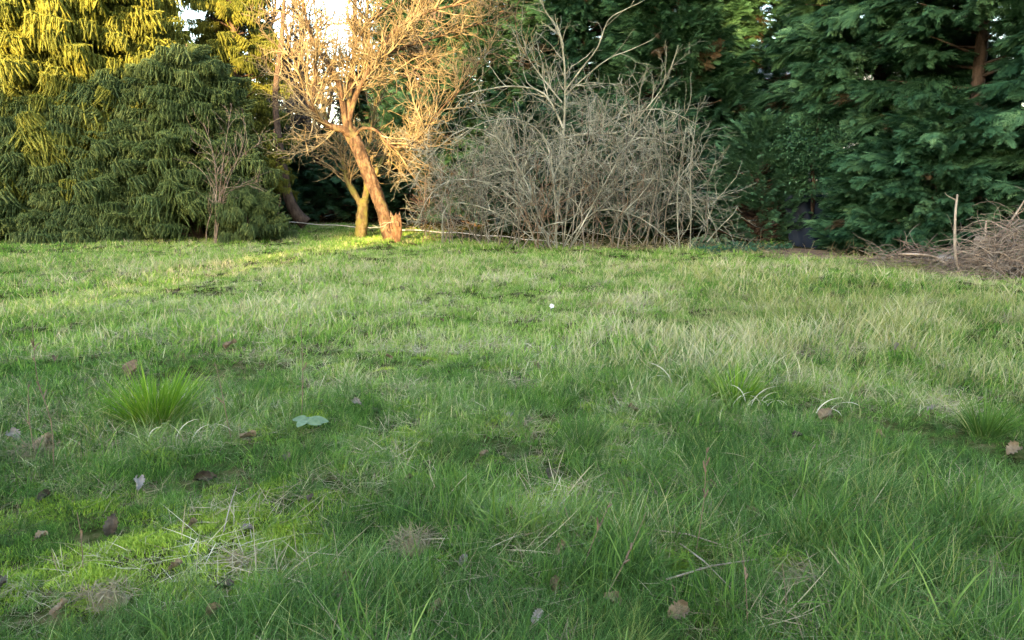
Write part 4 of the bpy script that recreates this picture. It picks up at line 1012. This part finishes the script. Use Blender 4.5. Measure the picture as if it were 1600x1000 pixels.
dead_leaf(1400, 556, .07, .04, PL, 'pale leaf caught in the straw-coloured grass at right', .5, .7, up=.1)
dead_leaf(484, 518, .07, .05, DK, 'tiny dark leaf right of the upper brown one', .1, .4, up=.05)
spots = [(560, 640), (640, 760), (240, 760), (90, 800), (500, 800), (560, 930), (780, 820), (980, 760), (1120, 760), (1320, 800), (1420, 860), (1500, 780), (1350, 930), (950, 960), (820, 980), (480, 960), (260, 900), (60, 860), (120, 980),
         (600, 560), (700, 520), (860, 580), (980, 640), (1380, 690), (1460, 640), (520, 470), (180, 480), (90, 560), (1040, 560), (1230, 470), (780, 660), (430, 740), (1180, 820), (1470, 960), (700, 980), (310, 980), (20, 930), (1260, 760), (850, 760), (330, 620)]
for (a_, b_) in spots:
    dead_leaf(a_ + R.uniform(-25, 25), b_ + R.uniform(-12, 12), R.uniform(.045, .09), R.uniform(.03, .055), R.choice([D, D, DK, DK, PL]), 'small shrivelled dead leaf half sunk in the grass', R.uniform(0, 3), R.uniform(0, .7), up=R.uniform(.035, .07))
LM = [(243, 640, 'the lone green tussock'), (480, 675, 'the big grey-green leaves'), (400, 850, 'the left moss patch'), (645, 858, 'the tan hollow tuft'), (1150, 620, 'the bent bleached blades'),
      (1290, 657, 'the round tan leaf'), (1060, 893, 'the lime green moss cushion'), (1545, 910, 'the brown-edged moss tuft'), (862, 482, 'the white flower'), (165, 940, 'the pale corner tuft'),
      (905, 690, 'the fine bluish clump'), (868, 928, 'the upright tan leaf'), (361, 549, 'the upper left curled leaf'), (1060, 968, 'the broad leaf at the bottom'), (50, 710, 'the dark stalks at far left')]
seen = set(o.get('label') for o in scene.objects)
for o in list(scene.objects):
    if o.get('label') == 'small shrivelled dead leaf half sunk in the grass':
        X, Yy, _ = o.location; px, py = proj(X, Yy, o.location.z); o['group'] = 'small dead leaves scattered over the meadow'
        tone = {'dead_leaf': 'brown', 'dark_dead_leaf': 'dark', 'bleached_leaf': 'greyish'}[o.children[0].data.materials[0].name]
        for lx, ly, nm in sorted(LM, key=lambda q: (q[0] - px) ** 2 + 2 * (q[1] - py) ** 2):
            a = math.degrees(math.atan2(ly - py, px - lx)) % 360
            d = ['right', 'upper right', 'above', 'upper left', 'left', 'lower left', 'below', 'lower right'][int((a + 22.5) // 45) % 8]
            lab = 'small %s shrivelled leaf, %s %s' % (tone, d if d in ('above', 'below') else 'to the ' + d + ' of', nm)
            if lab not in seen: break
        seen.add(lab); o['label'] = lab
def bleached(px, py, n, label, spread=.12, az=None):
    g = ground(px, py); e = empty('bleached_blades', g, label, 'grass')
    for k in range(n):
        mb = MB(); b = np.array([[g.x + R.uniform(-spread, spread), g.y + R.uniform(-.05, .05), g.z + .03]])
        blades(mb, b, np.array([R.choice(az or [0, 3.1]) + R.uniform(-.5, .5)]), R.uniform(.14, .28), R.uniform(.005, .009), R.uniform(.1, .6), R.uniform(1.2, 2.3), 8, .9, twist=1.57); mb.build('blade', M['bleach'], e)
M['bleach'] = leaf_mat('bleached_blades', [(0, (.4, .38, .28)), (1, (.62, .6, .5))], trans=.2)
bleached(1170, 640, 9, 'bent white bleached blades arching over at the green tussock, centre right')
bleached(1062, 612, 8, 'fan of long bleached blades lying left of the centre-right tussock', .08, [2.9, 3.4])
bleached(1285, 655, 3, 'two thin white curved blades above the round tan leaf', .03)
bleached(262, 700, 5, 'bleached curled blades lying in front of the lone tussock', .14)
def clump(px, py, rad, h, label, m='thatch', n=260):
    g = ground(px, py); e = empty('thatch_clump', g, label, 'clump'); mb = MB()
    a = rng.uniform(0, 6.28, n); q = np.sqrt(rng.random(n)); base = np.stack([g.x + rad * q * np.cos(a), g.y + rad * .8 * q * np.sin(a), g.z + .02 + h * (1 - q ** 2) * rng.random(n)], -1)
    blades(mb, base, rng.uniform(0, 6.28, n), rng.uniform(.03, .09, n), rng.uniform(.002, .004, n), rng.uniform(.7, 1.7, n), rng.uniform(0, 1.3, n), 4)
    mb.build('fibres', M[m], e)['kind'] = 'stuff'
    k = 14; V = [(g.x, g.y, g.z + h * .9)] + [(g.x + rad * .8 * cos(j * 2 * pi / k) * (1 + .15 * sin(3 * j)), g.y + rad * .65 * sin(j * 2 * pi / k), g.z) for j in range(k)]
    c = MB(); c.add(V, [(0, 1 + j, 1 + (j + 1) % k) for j in range(k)]); c.build('core', M[m], e)
clump(645, 858, .085, .055, 'tan tuft of dead grass with a hollow beneath, left of the middle foreground')
clump(166, 940, .09, .045, 'pale straw-coloured tuft lying on moss in the lower left corner')
clump(75, 704, .07, .05, 'tan tuft at the foot of the dark stalks on the far left', n=160)
clump(370, 886, .045, .03, 'small orange-tan tuft in the yellow-green moss', n=110)
clump(1548, 922, .10, .05, 'brown-edged tuft with lime green moss on top at lower right')
clump(1545, 905, .08, .055, 'lime green moss cushion capping the brown-edged tuft at lower right', 'moss', 320)
clump(1242, 908, .07, .04, 'pale moss tuft mixed with straw in the right foreground', n=160)
clump(1060, 893, .045, .045, 'small lime green moss cushion right of centre in the foreground', 'moss', 300)
clump(1225, 893, .05, .05, 'pale yellow-green moss cushion by the straw tuft in the right foreground', 'moss', 260)
clump(40, 714, .09, .04, 'flat dead grass mat beside the far left stalks')
def rosette():
    g = ground(480, 682); e = empty('rosette_plant', g, 'pair of large pale grey-green leaves lying flat in the grass', 'plant')
    for (a, L, W, t) in ((.15, .11, .065, .55), (2.5, .12, .06, .35), (1.3, .09, .05, .5), (-1.9, .08, .05, .6), (-.5, .09, .055, .4)):
        mb = MB(); leaf_mesh(mb, (g.x, g.y, g.z + .085), (cos(a), sin(a), .12), (0, -.45, 1), L, W, t + .3, curl=.25, nx=7); mb.build('leaf', M['greyleaf'], e)
    g = ground(318, 640)
rosette()
def white_bit():
    g = ground(862, 492); e = empty('white_flower', g, 'tiny white flower head showing in the mid-distance grass', 'flower')
    s = MB(); s.tube([(g.x, g.y, g.z), (g.x, g.y, g.z + .09)], .002, 4); s.build('stem', M['broad'], e)
    for k in range(7):
        a = k * 2 * pi / 7; mb = MB(); leaf_mesh(mb, (g.x, g.y - .01, g.z + .09), (cos(a), -.3 + .2 * sin(a), .5 + sin(a)), (0, -1, .2), .027, .018, .5, nx=3); mb.build('petal', M['white'], e)
white_bit()
def weed(pts, label, rad=.0028, Y=None, tw=3, py0=None):
    g = ground(*pts[0]); Y = g.y; e = empty('dry_stalk', g, label, 'stalk'); p = px_path(pts, Y, .02); mb = MB(); mb.tube(p, np.linspace(rad, rad * .5, len(p)), 5); mb.build('stem', M['stalk'], e)
    if tw:
        t = [MB()]; spawn(t, p, np.linspace(rad, rad * .5, len(p)), 0, [(tw * 3, (.02, .07), .6, .1, (0, 0, .2), 3, 2, .35)], np.random.default_rng(int(pts[0][0])))
        if t[0].n: t[0].build('side_shoots', M['stalk'], e)['kind'] = 'stuff'
weed([(84, 738), (80, 660), (58, 590), (50, 500)], 'tall dark dry stalk at far left, leaning left')
weed([(58, 722), (46, 660), (44, 600)], 'shorter dark dry stalk beside the tall one at far left')
weed([(471, 655), (473, 600), (472, 540), (468, 478)], 'tall thin dark stalk standing left of centre')
weed([(362, 690), (352, 640), (342, 590), (335, 566)], 'dark stalk right of the lone green tussock')
weed([(278, 460), (280, 420), (284, 378)], 'pale seed stalk in the far left grass', .003)
weed([(130, 892), (127, 840), (120, 800)], 'pale forked dry stalk on the left foreground moss', .002)
weed([(1085, 880), (1100, 780), (1104, 700)], 'dark thin stalk in the right middle foreground', .0018)
weed([(905, 905), (925, 850), (960, 770)], 'slanting greyish stalk in the middle foreground', .002)
weed([(1168, 990), (1166, 920), (1160, 860)], 'dark upright stalk at the bottom right of centre', .0018)
weed([(1230, 985), (1228, 930), (1222, 880)], 'dark upright stalk right of its twin at the bottom', .0018)
weed([(940, 945), (980, 870), (1010, 800)], 'long grey stalk leaning right in the lower middle', .002)
def gstick(a, b, label, rad=.003, za=.05, zb=.06):
    A, B = ground(*a), ground(*b); A.z += za; B.z += zb; m_ = (A + B) / 2; m_.z += .012
    mb = MB(); mb.tube([A, m_, B], [rad, rad * .9, rad * .6], 6); o = mb.build('grey_stick', M['pale_wood']); tag(o, label, 'stick')
gstick((1022, 848), (1125, 876), 'thin grey stick lying across grass right of centre', .0035)
gstick((1062, 870), (1142, 948), 'grey stick slanting down beneath the first one', .003)
gstick((1040, 928), (1180, 900), 'grey-brown twig lying level in the right foreground', .0035)
gstick((350, 842), (372, 795), 'bleached bent stem leaning on the moss patch', .0025, .03, .10)

# ------------------------------------------------------------------ far house seen through the gaps between cypresses
def house(name, x0, x1, y0, y1, hw, hr, label, rows, wallm, ridge='x'):
    e = empty(name, ((x0 + x1) / 2, (y0 + y1) / 2, 0), label, 'house'); mb = MB()
    def box(mb, a, b):
        (ax, ay, az), (bx, by, bz) = a, b
        V = [(ax, ay, az), (bx, ay, az), (bx, by, az), (ax, by, az), (ax, ay, bz), (bx, ay, bz), (bx, by, bz), (ax, by, bz)]
        mb.add(V, None, [(0, 3, 2, 1), (4, 5, 6, 7), (0, 1, 5, 4), (1, 2, 6, 5), (2, 3, 7, 6), (3, 0, 4, 7)])
    box(mb, (x0, y0, -.1), (x1, y1, hw))
    if ridge == 'x':
        my = (y0 + y1) / 2
        mb.add([(x0, y0, hw), (x0, y1, hw), (x0, my, hr - .08), (x1, y0, hw), (x1, y1, hw), (x1, my, hr - .08)], [(0, 2, 1), (3, 4, 5)])
        mb.build('wall', wallm, e, smooth=False)
        for s, ya in ((0, y0 - .4), (1, y1 + .4)):
            q = MB(); zz = hw - .15
            V = [(x0 - .3, ya, zz), (x1 + .3, ya, zz), (x1 + .3, my, hr), (x0 - .3, my, hr)]; V += [(a, b, c + .12) for a, b, c in V]
            q.add(V, None, [(0, 3, 2, 1), (4, 5, 6, 7), (0, 1, 5, 4), (1, 2, 6, 5), (2, 3, 7, 6), (3, 0, 4, 7)]); q.build('roof', M['slate'], e, smooth=False)
    else:   # mono-pitch roof, high side at x1
        mb.add([(x0, y0, hw), (x1, y0, hw), (x1, y0, hr), (x0, y1, hw), (x1, y1, hw), (x1, y1, hr)], [(0, 1, 2), (3, 5, 4)], [(1, 4, 5, 2)])
        mb.build('wall', wallm, e, smooth=False)
        q = MB(); V = [(x0 - .1, y0 - .3, hw), (x1 + .1, y0 - .3, hr), (x1 + .1, y1 + .3, hr), (x0 - .1, y1 + .3, hw)]; V += [(a, b, c + .15) for a, b, c in V]
        q.add(V, None, [(0, 3, 2, 1), (4, 5, 6, 7), (0, 1, 5, 4), (1, 2, 6, 5), (2, 3, 7, 6), (3, 0, 4, 7)]); q.build('roof', M['slate'], e, smooth=False)
    yf = y0 if y0 > 0 else y1; sg = -1 if y0 > 0 else 1
    for z in rows:
        for k in range(4):
            xc = x0 + (x1 - x0) * (k + .5) / 4
            f = MB(); box(f, (xc - .55, min(yf, yf + sg * .04), z), (xc + .55, max(yf, yf + sg * .04), z + 1.2)); fo = f.build('window', M['white'], e, smooth=False)
            for s in (-1, 1):
                f = MB(); box(f, (xc + s * .26 - .21, min(yf + sg * .042, yf + sg * .055), z + .08), (xc + s * .26 + .21, max(yf + sg * .042, yf + sg * .055), z + 1.12)); f.build('pane', M['glass'], fo, smooth=False)
house('far_house', 10, 21, 34, 42, 4.6, 7.4, 'pale house glimpsed through gaps between the cypresses', [1, 3.1], M['render'])

# ------------------------------------------------------------------ unseen shapes added behind the camera to cast shade on the meadow
house('shade_caster_house', -30, -15.4, -36, -26, 8.3, 12.2, 'added unseen house behind the camera, roof shaped to shade the left spruces', [1, 3.7], M['brickwork'], 'mono')  # house added out of view, its roofline shaped to set the shadow edge
def caster_tree(x, y, H, r0, p, nb, seed, label):  # unseen cypress added to cast shade from behind the camera
    conifer('cypress_tree', (x, y, 0), H, cone(r0, p), nb, CY, 1.7, label, 'tree', 'added shade-casting cypresses behind the camera', WC, pitch=(0, .5), seed=seed)
caster_tree(-15.9, -25, 11, 2.0, .5, 130, 70, 'narrow unseen cypress added beside the shade-casting house behind the camera')
caster_tree(-7.3, -26, 17, 6, .75, 420, 71, 'tallest broad unseen cypress added behind the camera for its shade')
for i, (x, H) in enumerate([(-4.6, 12.6), (-1.4, 12.0), (1.8, 12.4), (5.2, 12.0), (8.6, 12.5), (12, 12.2)]):
    caster_tree(x, -26 - .3 * (i % 2), H, 2.9, .45, 200, 72 + i, ['first', 'second', 'third', 'fourth', 'fifth', 'sixth'][i] + ' added unseen cypress right of the tallest shade caster behind the camera')
def caster_hedge():  # unseen hedge added, its height keeps sun off the near lawn
    mb = MB(); r = np.random.default_rng(90)
    e = empty('shade_caster_hedge', (-12.5, -26, 0), 'tall unseen hedge added between the shade-casting house and cypresses behind the camera', 'hedge')
    P = []; Ro = []; S = []; I = []; T = []
    for i in range(900):
        x = r.uniform(-16, -9.4); z = r.uniform(0, 7.4); P.append((x, -26 + r.uniform(-.5, .5), z)); Ro.append((r.normal(0, .4), -r.uniform(0, .6), r.uniform(0, 6.28))); S.append(r.uniform(.8, 1.2)); I.append(r.integers(0, 4)); T.append(r.random())
    scatter('foliage', P, Ro, S, I, T, CYD, e)['kind'] = 'stuff'
    for k in range(8):
        t = MB(); x = -16 + k * .9; t.tube([(x, -26, -.1), (x + .05, -26, 3), (x, -26.05, 7.2)], [.08, .06, .02], 6); t.build('stem', M['dark_bark'], e)
caster_hedge()
